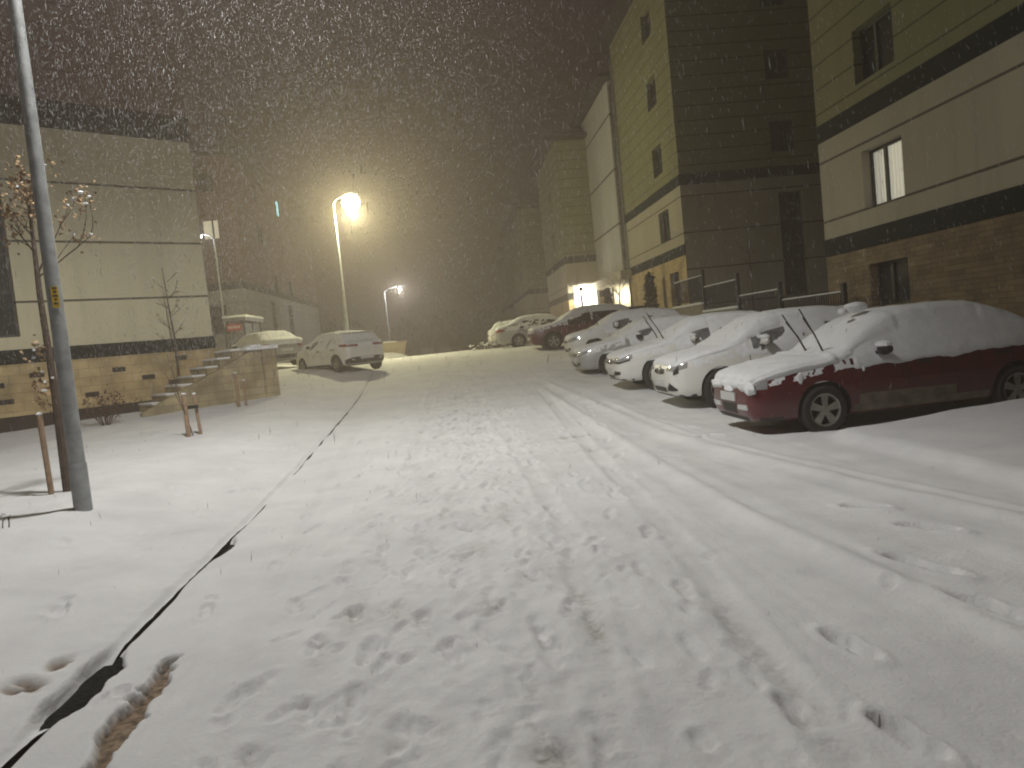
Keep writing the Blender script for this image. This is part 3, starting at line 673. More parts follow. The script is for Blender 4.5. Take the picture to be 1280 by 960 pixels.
# ------------------------------------------------------------------ street lamps
def street_lamp(label, x, y, zg, h, arm, armdir, lens, power, color, r0=.11, r1=.06, head=(.7, .26), bowl=.0, tilt=.0, radius=.12, group='street lamps', batwing=0, side=.4):
    t = thing('street_lamp', label, 'street lamp', (x, y, zg), 0, group)
    m = MB(); m.tube([(0, 0, -.2), (0, 0, h*.5), (0, 0, h)], [r0, (r0+r1)/2, r1], 16); m.build('pole', M['galv'], t, True)
    d = Vector((math.cos(armdir), math.sin(armdir), 0))
    e = d*arm+Vector((0, 0, h+.25))
    m = MB(); m.tube([(0, 0, h-.05), tuple(d*arm*.35+Vector((0, 0, h+.15))), tuple(e)], [r1, r1*.8, r1*.7], 10); m.build('arm', M['galv'], t, True)
    hd = MB(); c = e+d*head[0]*.4
    hd.box(tuple(c+Vector((0, 0, .03))), (head[0], head[1], .10), armdir)
    ho = hd.build('lamp_head', M['grey_metal'], t, True, .02)
    ln = MB()
    if bowl: ln.lathe([(.001, -bowl), (bowl*.5, -bowl*.87), (bowl*.87, -bowl*.5), (bowl, 0), (bowl*.87, bowl*.5), (bowl*.5, bowl*.87), (.001, bowl)], 'Z', 24, tuple(c+Vector((0, 0, -.02-bowl*.75))))
    else: ln.box(tuple(c+Vector((0, 0, -.035))), (head[0]*.7, head[1]*.75, .03), armdir)
    ln.build('lens', lens, ho, bool(bowl))
    if power:
        ld = bpy.data.lights.new('lamp_light', 'POINT'); ld.energy = power; ld.color = color; ld.shadow_soft_size = radius
        lo = link(bpy.data.objects.new('lamp_light', ld)); lo.parent = t; lo.location = c+Vector((0, 0, -.11-bowl*1.75 if bowl else -.12))
        if batwing:
            ld.use_nodes = True; nt = ld.node_tree; em = nt.nodes['Emission']
            # street optics: wide throw along the road, less to the house side, cut off near the horizontal
            tc = node(nt, 'ShaderNodeTexCoord'); sp = node(nt, 'ShaderNodeSeparateXYZ'); nt.links.new(tc.outputs['Normal'], sp.inputs[0])
            ab = node(nt, 'ShaderNodeMath', operation='MULTIPLY', i1=-1.); nt.links.new(sp.outputs['Z'], ab.inputs[0])
            mr = node(nt, 'ShaderNodeMapRange', i1=.25, i2=1., i3=batwing, i4=1.); nt.links.new(ab.outputs[0], mr.inputs[0])
            co = node(nt, 'ShaderNodeMapRange', i1=.10, i2=.42, i3=.10, i4=1.); co.interpolation_type = 'SMOOTHSTEP'; nt.links.new(ab.outputs[0], co.inputs[0])
            m1 = node(nt, 'ShaderNodeMath', operation='MULTIPLY'); nt.links.new(mr.outputs[0], m1.inputs[0]); nt.links.new(co.outputs[0], m1.inputs[1])
            m2 = m1
            for vec, (a0, a1, b0, b1) in (((-1, 0, 0), (-.86, -.45, side, 1.)), ((0, 1, 0), (-.9, .9, .85, 1.95))):
                dt = node(nt, 'ShaderNodeVectorMath', operation='DOT_PRODUCT'); nt.links.new(tc.outputs['Normal'], dt.inputs[0]); dt.inputs[1].default_value = vec
                th = node(nt, 'ShaderNodeMapRange', i1=a0, i2=a1, i3=b0, i4=b1); th.interpolation_type = 'SMOOTHSTEP'; nt.links.new(dt.outputs['Value'], th.inputs[0])
                m3 = node(nt, 'ShaderNodeMath', operation='MULTIPLY'); nt.links.new(m2.outputs[0], m3.inputs[0]); nt.links.new(th.outputs[0], m3.inputs[1]); m2 = m3
            nt.links.new(m2.outputs[0], em.inputs['Strength'])
    return t

nl = street_lamp('tall grey pole with yellow sticker standing in the left verge snow', -3.84, 7.62, .30, 8.6, 1.7, 0, M['lens_near'], 1950, (1., .99, .95), 0.076, .046, radius=.22, batwing=2.5, side=.10)
m = MB(); m.lathe([(.083, -.1), (.083, .50), (.077, .515)], 'Z', 16); m.build('base_sleeve', M['galv'], nl, True)
m = MB(); m.bbox(-.031, .031, -.004, 0, 0, .20); st = m.build('sticker', M['yellow'], nl)
st.location = (.038, -.064, 2.05); st.rotation_euler = (0, 0, .55)
m = MB()
for i, wd in enumerate((.04, .024, .045, .03, .04)): m.bbox(-wd/2, wd/2, -.0065, -.0042, .03+i*.037, .047+i*.037)
m.build('lettering', M['ink'], st)
street_lamp('glowing yellow street lamp above the white hatchback', -5.0, 35.6, 1.2, 7.6, .55, 0, M['lens_yellow'], 3300, (1., .94, .57), .10, .06, (.7, .3), .42, radius=.07)
street_lamp('small distant white street lamp past the crest', -5.45, 62.8, .6, 6.1, 1.0, 0, M['lens_white'], 1300, (.97, .97, .93), .09, .05, (.8, .3), .14, radius=.05)
street_lamp('thin street lamp in front of the far red block', -12.45, 41.9, 1.4, 7.3, .5, PI, M['lens_white'], 110, (.95, .97, 1.), .07, .045, (.45, .2), .09, radius=.08)
pl = bpy.data.lights.new('porch_light', 'POINT'); pl.energy = 95; pl.color = (1., .93, .74); pl.shadow_soft_size = .3
po = link(bpy.data.objects.new('porch_light', pl)); po.parent = b2; po.location = (.75, 14.2, -.75)
pl2 = bpy.data.lights.new('porch_light', 'POINT'); pl2.energy = 260; pl2.color = (1., .93, .74); pl2.shadow_soft_size = .3
po2 = link(bpy.data.objects.new('porch_light', pl2)); po2.parent = b3; po2.location = (.95, -.7, -.15)

# ------------------------------------------------------------------ cars
CAR_TYPES = {
 # s = metres behind the nose: top silhouette, belt height, half width, underside
 'hatch': dict(L=4.08, W=1.76, top=[(0,.66),(.06,.76),(.22,.84),(.6,.92),(1.02,1.0),(1.35,1.20),(1.75,1.40),(2.2,1.475),(2.8,1.47),(3.35,1.40),(3.62,1.32),(3.85,1.06),(4.0,.96),(4.08,.80)],
   belt=[(0,.72),(1.,.93),(2.5,.98),(4.08,1.02)], hw=[(0,.60),(.07,.70),(.25,.80),(.7,.86),(1.6,.88),(3.0,.88),(3.7,.84),(3.98,.76),(4.08,.66)],
   bot=[(0,.34),(.08,.24),(.4,.20),(3.6,.22),(3.98,.28),(4.08,.42)], cowl=1.05, roof0=1.95, roof1=3.35, tail=3.95, wf=.82, wr=3.38, R=.315),
 'suv': dict(L=4.3, W=1.82, top=[(0,.74),(.06,.86),(.25,.93),(.7,1.0),(1.1,1.06),(1.5,1.30),(1.95,1.52),(2.4,1.60),(3.1,1.59),(3.7,1.51),(3.95,1.40),(4.12,1.10),(4.24,.98),(4.3,.82)],
   belt=[(0,.8),(1.,1.0),(2.5,1.06),(4.3,1.1)], hw=[(0,.62),(.07,.74),(.25,.83),(.7,.89),(1.6,.91),(3.2,.91),(3.9,.86),(4.2,.78),(4.3,.68)],
   bot=[(0,.36),(.08,.27),(.4,.23),(3.8,.25),(4.2,.32),(4.3,.45)], cowl=1.15, roof0=2.1, roof1=3.6, tail=4.2, wf=.88, wr=3.5, R=.34),
 'sedan': dict(L=4.5, W=1.77, top=[(0,.62),(.06,.72),(.25,.80),(.7,.89),(1.15,.96),(1.5,1.17),(1.95,1.38),(2.4,1.45),(3.0,1.44),(3.35,1.36),(3.75,1.16),(3.95,1.06),(4.2,1.03),(4.42,.98),(4.5,.80)],
   belt=[(0,.7),(1.,.90),(2.5,.95),(4.5,1.0)], hw=[(0,.60),(.07,.71),(.25,.80),(.7,.86),(1.6,.885),(3.3,.88),(4.1,.82),(4.4,.74),(4.5,.66)],
   bot=[(0,.34),(.08,.24),(.4,.19),(4.0,.22),(4.4,.28),(4.5,.42)], cowl=1.15, roof0=2.1, roof1=3.2, tail=3.9, wf=.86, wr=3.5, R=.315),
 'old': dict(L=4.25, W=1.70, top=[(0,.60),(.05,.70),(.2,.765),(.6,.84),(1.12,.91),(1.45,1.12),(1.85,1.33),(2.25,1.42),(2.95,1.415),(3.35,1.31),(3.75,1.09),(3.95,1.0),(4.1,.97),(4.2,.92),(4.25,.74)],
   belt=[(0,.66),(1.,.86),(2.5,.905),(4.25,.95)], hw=[(0,.58),(.06,.69),(.22,.77),(.7,.83),(1.6,.85),(3.2,.845),(3.9,.80),(4.18,.72),(4.25,.62)],
   bot=[(0,.34),(.08,.22),(.4,.19),(3.7,.22),(4.15,.28),(4.25,.4)], cowl=1.12, roof0=2.0, roof1=3.1, tail=3.85, wf=.90, wr=3.42, R=.30),
}
def chaikin(P, n=2):
    for _ in range(n):
        Q = [P[0]]
        for i in range(len(P)-1):
            Q.append(P[i]*.75+P[i+1]*.25); Q.append(P[i]*.25+P[i+1]*.75)
        Q.append(P[-1]); P = Q
    return P

class Car:
    def __init__(self, typ):
        self.T = T = CAR_TYPES[typ]; self.L = T['L']
        col = lambda k: (np.array([q[0] for q in T[k]]), np.array([q[1] for q in T[k]]))
        self.ct, self.cb, self.cw, self.cu = col('top'), col('belt'), col('hw'), col('bot')
        self.H = self.ct[1].max()
        self.NS = 90
        t = np.linspace(0, 1, self.NS)
        a = .5-.5*np.cos(PI*t); self.s = self.L*(.55*a+.45*t)
        self.G = np.array([self.section(s) for s in self.s])          # stations x half-section x (y, z)
        self.nv = self.G.shape[1]
    def section(self, s):
        f = lambda c: float(pchip(np.array([s]), *c)[0])
        zt, zb0, w, zu = f(self.ct), f(self.cb), f(self.cw), f(self.cu)
        zb = min(zb0, zt-.06); k = max(0, min(1, (zt-zb-.06)/(.42)))
        yr = w*(.90*(1-k)+.70*k); zr = zt-(.025*(1-k)+.075*k)
        zm = zu+(zb-zu)*.5
        P = [np.array(p) for p in ((0,zu),(w*.80,zu),(w*.95,zu+.04),(w*.995,zu+(zm-zu)*.6),(w,zm),(w*.985,zm+(zb-zm)*.6),(w*.955,zb),
             (w*.955+(yr-w*.955)*.5,zb+(zr-zb)*.5),(yr,zr),(yr*.86,zt-.022*k-.008),(yr*.45,zt),(0,zt))]
        return np.array(chaikin(P, 2))
    # index of section landmarks after two chaikin rounds: landmark i sits near row 4*i-1
    BELT, RAIL = 22, 30
    def point(self, si, vi):
        """si station index (float), vi half-section row (float); returns x,y,z arrays on the left side"""
        si = np.asarray(si, float); vi = np.asarray(vi, float)
        i = np.clip(np.floor(si).astype(int), 0, self.NS-2); j = np.clip(np.floor(vi).astype(int), 0, self.nv-2)
        a = (si-i)[..., None]; b = (vi-j)[..., None]
        p = (self.G[i, j]*(1-a)+self.G[i+1, j]*a)*(1-b)+(self.G[i, j+1]*(1-a)+self.G[i+1, j+1]*a)*b
        sx = np.interp(si, np.arange(self.NS), self.s)
        return np.stack([self.L/2-sx, p[..., 0], p[..., 1]], -1)
    def si(self, s): return float(np.interp(s, self.s, np.arange(self.NS)))
    def grid(self, sa, sb, n, rows):
        """full-width patch of the surface: stations sa..sb (metres), signed rows (+ left, - right)"""
        S = np.linspace(self.si(sa), self.si(sb), n)
        rows = np.asarray(rows, float)
        P = self.point(S[:, None].repeat(len(rows), 1), np.abs(rows)[None].repeat(n, 0))
        P[..., 1] *= np.sign(rows)[None]
        return P
def normals(P):
    du = np.gradient(P, axis=0); dv = np.gradient(P, axis=1)
    n = np.cross(du, dv); n /= np.linalg.norm(n, axis=-1, keepdims=True)+1e-9
    return n
def grid_mesh(mb, P, flip=False):
    a, b = P.shape[:2]
    fs = []
    for i in range(a-1):
        for j in range(b-1):
            q = (i*b+j, i*b+j+1, (i+1)*b+j+1, (i+1)*b+j)
            fs.append(q[::-1] if flip else q)
    mb.add(P.reshape(-1, 3), fs)
def shell(P, off, thick):
    """closed thin plate that follows the surface"""
    n = normals(P)
    c = P.mean((0, 1)); 
    if ((P-np.array([c[0]*.5, 0, .4]))*n).sum() < 0: n = -n
    A = P+n*off; B = P+n*(off-thick)
    mb = MB(); a, b = P.shape[:2]; N = a*b
    vs = np.concatenate([A.reshape(-1, 3), B.reshape(-1, 3)]); fs = []
    for i in range(a-1):
        for j in range(b-1):
            q = (i*b+j, i*b+j+1, (i+1)*b+j+1, (i+1)*b+j); fs += [q, tuple(N+k for k in q[::-1])]
    for i in range(a-1):
        for j, rev in ((0, 0), (b-1, 1)):
            q = (i*b+j, (i+1)*b+j, N+(i+1)*b+j, N+i*b+j); fs.append(q)
    for j in range(b-1):
        for i in (0, a-1): fs.append((i*b+j, i*b+j+1, N+i*b+j+1, N+i*b+j))
    mb.add(vs, fs); return mb

def make_car(label, typ, paint, x, y, z, heading, group=None, snow=dict(), glass='snow', front=True, rear=False, rimmat='rim', wipers=False, detail=1, extra=None, name='parked_car', scale=(1, 1, 1)):
    c = Car(typ); T = c.T; L = c.L
    t = thing(name, label, 'car', (x, y, z), heading, group); t.scale = scale
    # body
    rows = list(range(c.nv))
    P = []
    for i in range(c.NS):
        half = c.G[i]; X = L/2-c.s[i]
        ring = [(X, p[0], p[1]) for p in half]+[(X, -p[0], p[1]) for p in half[-2:0:-1]]
        P.append(ring)
    m = MB(); n = len(P[0]); vs = [q for r in P for q in r]; fs = []
    for i in range(c.NS-1):
        for j in range(n):
            j2 = (j+1) % n; fs.append((i*n+j, i*n+j2, (i+1)*n+j2, (i+1)*n+j))
    fs.append(tuple(range(n-1, -1, -1))); fs.append(tuple(range((c.NS-1)*n, c.NS*n)))
    m.add(vs, fs)
    body = m.build('body', [M[paint], M['black']], t, True, 0, 40)
    bvh = BVHTree.FromPolygons([Vector(v) for v in vs], fs)
    W2 = max(c.cw[1])
    cut = MB()
    for s in (T['wf'], T['wr']):
        for sg in (1, -1):
            cut.lathe([(0, sg*(W2-.32)), (T['R']*1.13, sg*(W2-.32)), (T['R']*1.13, sg*(W2+.2)), (0, sg*(W2+.2))], 'Y', 28, (L/2-s, 0, T['R']+.01), 1)
    co = cut.build('cutter', [M['black'], M['black']], t)
    bo = body.modifiers.new('arch', 'BOOLEAN'); bo.operation = 'DIFFERENCE'; bo.object = co; bo.solver = 'EXACT'
    bpy.context.view_layer.update()
    me = bpy.data.meshes.new_from_object(body.evaluated_get(bpy.context.evaluated_depsgraph_get()))
    body.modifiers.clear(); body.data = me
    bpy.data.objects.remove(co)
    me.set_sharp_from_angle(angle=math.radians(40))
    # wheels
    for s in (T['wf'], T['wr']):
        for sg in (1, -1):
            R = T['R']; yo = sg*(W2-.015); w = MB(); oo = (L/2-s, 0, R)
            w.lathe([(R*.66, yo-sg*.0), (R*.86, yo+sg*.008), (R*.97, yo-sg*.02), (R, yo-sg*.05), (R, yo-sg*.15), (R*.95, yo-sg*.19), (R*.62, yo-sg*.19), (R*.62, yo-sg*.05)], 'Y', 28, oo, closed=True)
            wo = w.build('wheel', M['tyre'], t, True)
            r = MB(); r.lathe([(R*.67, yo-sg*.004), (R*.60, yo-sg*.012), (R*.57, yo-sg*.04), (R*.60, yo-sg*.1)], 'Y', 28, oo)
            r.lathe([(.001, yo-sg*.012), (R*.17, yo-sg*.014), (R*.19, yo-sg*.05)], 'Y', 14, oo)
            for k5 in range(5):
                q = 2*PI*k5/5+.35; cx, sx = math.cos(q), math.sin(q)
                a0 = Vector((-sx, 0, cx)); dr = Vector((cx, 0, sx)); b0 = Vector(oo)+Vector((0, yo-sg*.018, 0))
                vs5 = [b0+dr*R*.13-a0*.032, b0+dr*R*.13+a0*.032, b0+dr*R*.62+a0*.048, b0+dr*R*.62-a0*.048]
                r.add(vs5+[v-Vector((0, sg*.03, 0)) for v in vs5], [(0,1,2,3),(7,6,5,4),(0,4,5,1),(1,5,6,2),(2,6,7,3),(3,7,4,0)])
            r.build('rim', M[rimmat], wo)
            bk = MB(); bk.lathe([(.001, yo-sg*.11), (R*.64, yo-sg*.11)], 'Y', 20, oo); bk.build('brake_disc', M['black'], wo)
    # radial projection used for everything on the nose and the tail
    def fascia(name, phis, zlo, zhi, mt, end=1, off=.006, rows=5, parent=None, thick=.03):
        """patch between two z curves over angles phis (degrees, + = left side) on the nose (end=1) or tail (-1)"""
        cx = end*(L/2-1.0); G = []
        for ph in np.linspace(0, 1, 9):
            p = np.interp(ph, np.linspace(0, 1, len(phis)), phis); lo = np.interp(ph, np.linspace(0, 1, len(zlo)), zlo); hi = np.interp(ph, np.linspace(0, 1, len(zhi)), zhi)
            a = math.radians(p); dr = Vector((end*math.cos(a), math.sin(a), 0)); col = []
            for zz in np.linspace(lo, hi, rows):
                hit = bvh.ray_cast(Vector((cx, 0, zz))+dr*3, -dr)[0]
                if hit is None: hit = Vector((cx, 0, zz))+dr*.9
                col.append(hit)
            G.append(col)
        G = np.array(G); n = normals(G); ctr = np.array([cx, 0, G[..., 2].mean()])
        if ((G-ctr)*n).sum() < 0: n = -n
        A = G+n*off; B = G-n*thick
        mb = MB(); a_, b_ = G.shape[:2]; N = a_*b_; fs = []
        for i in range(a_-1):
            for j in range(b_-1):
                q = (i*b_+j, i*b_+j+1, (i+1)*b_+j+1, (i+1)*b_+j); fs += [q, tuple(N+k_ for k_ in q[::-1])]
        for i in range(a_-1):
            for j in (0, b_-1): fs.append((i*b_+j, (i+1)*b_+j, N+(i+1)*b_+j, N+i*b_+j))
        for j in range(b_-1):
            for i in (0, a_-1): fs.append((i*b_+j, i*b_+j+1, N+i*b_+j+1, N+i*b_+j))
        mb.add(np.concatenate([A.reshape(-1, 3), B.reshape(-1, 3)]), fs)
        return mb.build(name, M[mt], parent or t, True)
    def side_strip(name, xz, h, mt, sides=(1, -1), off=.004, parent=None):
        for sg in sides:
            mb = MB(); vs = []; fs = []
            nr = 2 if h < .1 else 5
            for (xx, zz) in xz:
                for dz in np.linspace(-h/2, h/2, nr):
                    hit = bvh.ray_cast(Vector((xx, sg*3, zz+dz)), Vector((0, -sg, 0)))[0] or Vector((xx, sg*W2, zz+dz))
                    vs += [hit+Vector((0, sg*off, 0)), hit-Vector((0, sg*.02, 0))]
            st = 2*nr
            for i in range(len(xz)-1):
                o = i*st
                for r_ in range(nr-1): fs.append((o+2*r_, o+2*r_+2, o+st+2*r_+2, o+st+2*r_))
                fs += [(o, o+st, o+st+1, o+1), (o+st-2, o+st-1, o+2*st-1, o+2*st-2)]
            e_ = len(vs)-st
            for r_ in range(nr-1): fs += [(2*r_, 2*r_+1, 2*r_+3, 2*r_+2), (e_+2*r_, e_+2*r_+2, e_+2*r_+3, e_+2*r_+1)]
            mb.add(vs, fs); mb.build(name, M[mt], parent or t)
    X = lambda s: L/2-s
    # glazing
    gm = {'snow': 'frost', 'dark': 'glass'}[glass]
    shell(c.grid(T['cowl']+.12, T['roof0']-.12, 12, np.concatenate([np.linspace(31.5, 44.9, 8), -np.linspace(44.9, 31.5, 8)])), .005, .02).build('windshield', M[gm], t, True)
    shell(c.grid(T['roof1']+.1, T['tail']-.1, 10, np.concatenate([np.linspace(32.5, 44.9, 8), -np.linspace(44.9, 32.5, 8)])), .005, .02).build('rear_window', M[gm], t, True)
    for sg in (1, -1):
        m1, m2 = T['cowl']+.35, T['roof1']+.18
        md = (T['wf']+T['wr'])/2+.28
        for (a, b) in ((m1, md-.05), (md+.05, m2)):
            shell(c.grid(a, b, 12, sg*np.linspace(23.3, 30.3, 6)), .005, .02).build('side_window', M[gm], t, True)
        # mirror
        mx, my, mz = X(T['cowl']+.52), sg*(W2+.04), c.cb[1][1]+.10
        mr = MB(); mr.blob((mx, my+sg*.05, mz), (.075, .12, .075), 12, 0); mr.box((mx, my-sg*.06, mz-.04), (.07, .14, .035))
        mo = mr.build('mirror', M['black'] if paint != 'white_paint' else M[paint], t, True)
        sm = MB(); sm.blob((mx+.01, my+sg*.05, mz+.055), (.085, .13, .045), 10, .1); sm.build('snow_cap', M['car_snow'], mo, True)
        gl = MB(); gl.blob((mx-.05, my+sg*.05, mz-.005), (.035, .095, .055), 10, 0); gl.build('mirror_glass', M['glass'], mo, True)
    # door joints and handles
    md = (T['wf']+T['wr'])/2+.28; zb = float(np.interp(2., *c.cb))
    side_strip('door_handle', [(X(md-.32), zb-.13), (X(md-.14), zb-.13)], .03, 'black', off=.025)
    side_strip('door_handle', [(X(T['wr']-.28), zb-.12), (X(T['wr']-.10), zb-.12)], .03, 'black', off=.025)
    for sx in (T['cowl']+.28, md, T['wr']-.05):
        for sg in (1, -1):
            mb = MB(); vs = []
            z0s = np.linspace(.34 if sx < T['wr']-.2 else .66, zb-.02, 8)
            for zz in z0s:
                hit = bvh.ray_cast(Vector((X(sx), sg*3, zz)), Vector((0, -sg, 0)))[0] or Vector((X(sx), sg*W2, zz))
                vs += [hit+Vector((-.006, sg*.0025, 0)), hit+Vector((.006, sg*.0025, 0))]
            mb.add(vs, [(2*i, 2*i+1, 2*i+3, 2*i+2) for i in range(7)]); mb.build('door_seam', M['black'], t)
    side_strip('sill', [(X(q), .27) for q in np.linspace(T['wf']+T['R']*1.25, T['wr']-T['R']*1.25, 6)], .12, 'black' if paint != 'red_paint' else 'sill_dirt')
    if extra: extra(t, c, fascia, side_strip, X, bvh)
    # snow blanket: the upper surface again, offset by an uneven thickness, ragged where it thins to nothing
    sn = dict(hood=.06, roof=.06, glass=.03, side=.012, low=21.5, nose=.0, seed=3, ns=120, gap=0., sidepatch=.0); sn.update(snow)
    r0 = sn['low']-2.5
    hr = np.concatenate([np.linspace(r0, sn['low']+2, 26, endpoint=False), np.linspace(sn['low']+2, c.nv-1.02, 30)]); NR = len(hr)
    rws = np.concatenate([hr, -hr[::-1]])
    Pg = c.grid(.0, L, sn['ns'], rws); n = normals(Pg)
    if n[sn['ns']//2, NR, 2] < 0: n = -n
    sta = np.linspace(c.si(0.), c.si(L), sn['ns']); ss = np.interp(sta, np.arange(c.NS), c.s)[:, None].repeat(2*NR, 1)
    rr = np.abs(rws)[None].repeat(sn['ns'], 0)
    up = np.clip(n[..., 2], 0, 1)
    th = np.where(ss < T['cowl'], sn['hood'], sn['roof'])*sst(.35, .95, up)
    th = th + sn['glass']*((ss > T['cowl']-.1) & (ss < T['roof0']) & (rr > 29))*1.0 + sn['glass']*((ss > T['roof1']) & (rr > 29))
    side = (rr < 31) & (ss > T['cowl']+.2) & (ss < T['tail']+.1)
    th = np.where(side, np.maximum(th*.5, sn['side']), th)
    nx = Pg[..., 0]*3+Pg[..., 1]*1.3; nz = Pg[..., 2]*3+Pg[..., 1]*2
    nn = fbm(nx*1.6, nz*1.6+Pg[..., 1]*2, sn['seed'], 4)
    th = th*(1+.45*nn)+.004*fbm(nx*7, nz*7, sn['seed']+9, 2)
    if sn['gap']:   # patches of glass left bare just behind the windscreen pillar and by the mirror
        th = np.where(side & (nn > .42-sn['gap']), -.012, th)
        q = (rr > 22.5) & (rr < 30.4) & (ss > T['cowl']+.55) & (ss < T['cowl']+.95) & (rr > 24.8+ (ss-T['cowl']-.55)*9)
        th = np.where(q, -.012, th)
    edge = sst(sn['low']-1.0, sn['low']+.9, rr+.8*fbm(nx*2.2, rr*0+Pg[..., 1]*0, sn['seed']+4, 3))
    nose = sst(-.0, .05+.06*1, ss+.03*fbm(Pg[..., 1]*7, nz, sn['seed']+6, 2)-.03+sn['nose'])
    tailm = 1-sst(L-.10, L-.02, ss)
    k_ = edge*nose*tailm
    th = np.where(k_ > .02, th*(k_**.5), 0)-.012*(1-np.clip(k_*3, 0, 1))
    Q = Pg+n*th[..., None]; Q[..., 2] += 0
    mb = MB(); grid_mesh(mb, Q)
    so = mb.build('snow_cover', M['car_snow'], t, True, 0, 180)
    if wipers:
        for yy, ln, lean in ((.34, .62, .10), (-.12, .55, .02)):
            base = Vector((X(T['cowl']+.06), yy, float(np.interp(T['cowl'], *c.ct))+.03))
            tip = base+Vector((.34, .10+lean, .46)).normalized()*ln if wipers == 1 else base+Vector(wipers).normalized()*ln
            wm = MB(); wm.tube([base, base.lerp(tip, .5)+Vector((-.015, 0, .015)), tip], [.014, .011, .007], 6)
            dv = (tip-base).normalized(); off = Vector((-.02, .012, -.01))
            wm.tube([base.lerp(tip, .42)+off, base.lerp(tip, 1.25)+off], .009, 5)
            wm.build('wiper', M['dark_metal'], t, True)
    return t, c

GR = 'cars parked nose to the road along the right side'
def snow_lump(t, name, c, s, seed=0, mt='car_snow'):
    m = MB(); m.blob(c, s, 14, .22); return m.build(name, M[mt], t, True)

# --- A: red saloon, nearest
def ex_red(t, c, fascia, strip, X, bvh):
    for sg in (1, -1):
        fascia('headlight', [sg*20, sg*44], [.60, .61], [.70, .71], 'lamp_clear')
        fascia('fog_light', [sg*17, sg*31], [.36, .36], [.42, .43], 'lamp_clear')
    fascia('grille', [-12, 12], [.61, .61], [.67, .67], 'black')
    fascia('lower_intake', [-13, 13], [.30, .30], [.42, .42], 'black')
    fascia('bumper_lip', [-52, 52], [.225, .225], [.265, .265], 'black', off=.012)
    fascia('number_plate', [-14, 14], [.455, .455], [.56, .56], 'plate', off=.02)
    strip('side_moulding', [(X(q), .56) for q in np.linspace(1.3, 3.0, 6)], .06, 'red_paint', off=.014)
    for sg in (1,):
        strip('muddy_patch', [(X(q), .385) for q in np.linspace(1.34, 2.6, 8)], .13, 'sill_dirt', off=.003)
    snow_lump(t, 'roof_snow_lump', (.35, .12, 1.475), (.15, .13, .07))
    snow_lump(t, 'roof_snow_lump', (.58, .2, 1.44), (.06, .06, .04))
    # snow stuck to the nose and wing
    for (yy, zz, a, b, d) in ((.45,.645,.17,.07,.045),(.20,.66,.18,.06,.04),(-.1,.66,.2,.06,.04),(.62,.62,.13,.08,.04),(-.45,.64,.22,.07,.045),(.02,.60,.16,.04,.03)):
        h = bvh.ray_cast(Vector((4, yy, zz)), Vector((-1, 0, 0)))[0]
        if h: m = MB(); m.blob(h+Vector((-.01, 0, 0)), (d+.02, a, b), 12, .35); m.build('nose_snow', M['car_snow'], t, True)
    for (xx, zz, a, b) in ((X(.62), .70, .035, .075), (X(1.42), .74, .02, .035)):
        h = bvh.ray_cast(Vector((xx, 3, zz)), Vector((0, -1, 0)))[0]
        m = MB(); m.blob(h, (a, .02, b), 10, .4); m.build('wing_snow', M['car_snow'], t, True)
make_car('dark red saloon with black mirror, nearest of the parked row', 'old', 'red_paint', 5.84, 9.95, .0, PI, GR,
         dict(hood=.06, roof=.03, glass=.018, side=.010, low=22.8, nose=.05, seed=3, ns=170), wipers=1, extra=ex_red, scale=(1.03, 1.03, 1.07))
# --- B: white hatch, bright slanted headlights
def ex_b(t, c, fascia, strip, X, bvh):
    for sg in (1, -1):
        h = fascia('headlight', [sg*22, sg*36, sg*47], [.665, .65, .70], [.70, .765, .80], 'lamp_clear')
        fascia('daytime_strip', [sg*35, sg*40], [.59, .62], [.65, .75], 'chrome', off=.010, parent=h)
        fascia('side_intake', [sg*24, sg*30, sg*38], [.33, .33, .33], [.37, .47, .36], 'black')
    fascia('grille', [-17, -8, 8, 17], [.62, .60, .60, .62], [.68, .695, .695, .68], 'black')
    fascia('emblem', [-3.5, 0, 3.5], [.665, .595, .665], [.667, .735, .667], 'chrome', off=.016)
    fascia('lower_intake', [-20, 20], [.30, .30], [.38, .38], 'black')
    fascia('bumper_lip', [-52, 52], [.225, .225], [.262, .262], 'black', off=.01)
    fascia('number_plate', [-14, 14], [.40, .40], [.51, .51], 'plate', off=.02)
make_car('white hatchback with clear headlights, beside the dark red saloon', 'hatch', 'white_paint', 5.82, 13.55, .06, PI, GR,
         dict(hood=.04, roof=.035, glass=.022, side=.008, low=22., nose=.0, seed=13, gap=.04), extra=ex_b, scale=(1.04, 1.04, 1.07))
# --- C: white car with long raised wipers
def ex_c(t, c, fascia, strip, X, bvh):
    for sg in (1, -1):
        h = fascia('headlight', [sg*18, sg*36, sg*50], [.64, .62, .68], [.68, .755, .775], 'lamp_clear')
        fascia('light_surround', [sg*16, sg*36, sg*48], [.615, .585, .64], [.64, .62, .68], 'black', off=.008, parent=h)
        fascia('side_intake', [sg*19, sg*26, sg*37], [.34, .34, .36], [.38, .44, .42], 'black')
    fascia('grille', [-18, -8, 8, 18], [.60, .58, .58, .60], [.66, .68, .68, .66], 'black')
    fascia('emblem', [-3.5, 0, 3.5], [.63, .565, .63], [.632, .70, .632], 'chrome', off=.016)
    fascia('lower_intake', [-17, 17], [.28, .28], [.34, .34], 'black')
    fascia('bumper_lip', [-50, 50], [.225, .225], [.258, .258], 'black', off=.01)
    fascia('number_plate', [-14, 14], [.39, .39], [.50, .50], 'plate', off=.02)
make_car('white saloon with two long raised wipers and round edged headlights', 'sedan', 'white_paint', 5.88, 17.3, .19, PI, GR,
         dict(hood=.04, roof=.035, glass=.022, side=.010, low=22., seed=23, gap=.04), extra=ex_c, wipers=(.50, .12, .80), scale=(1.03, 1.03, 1.06))
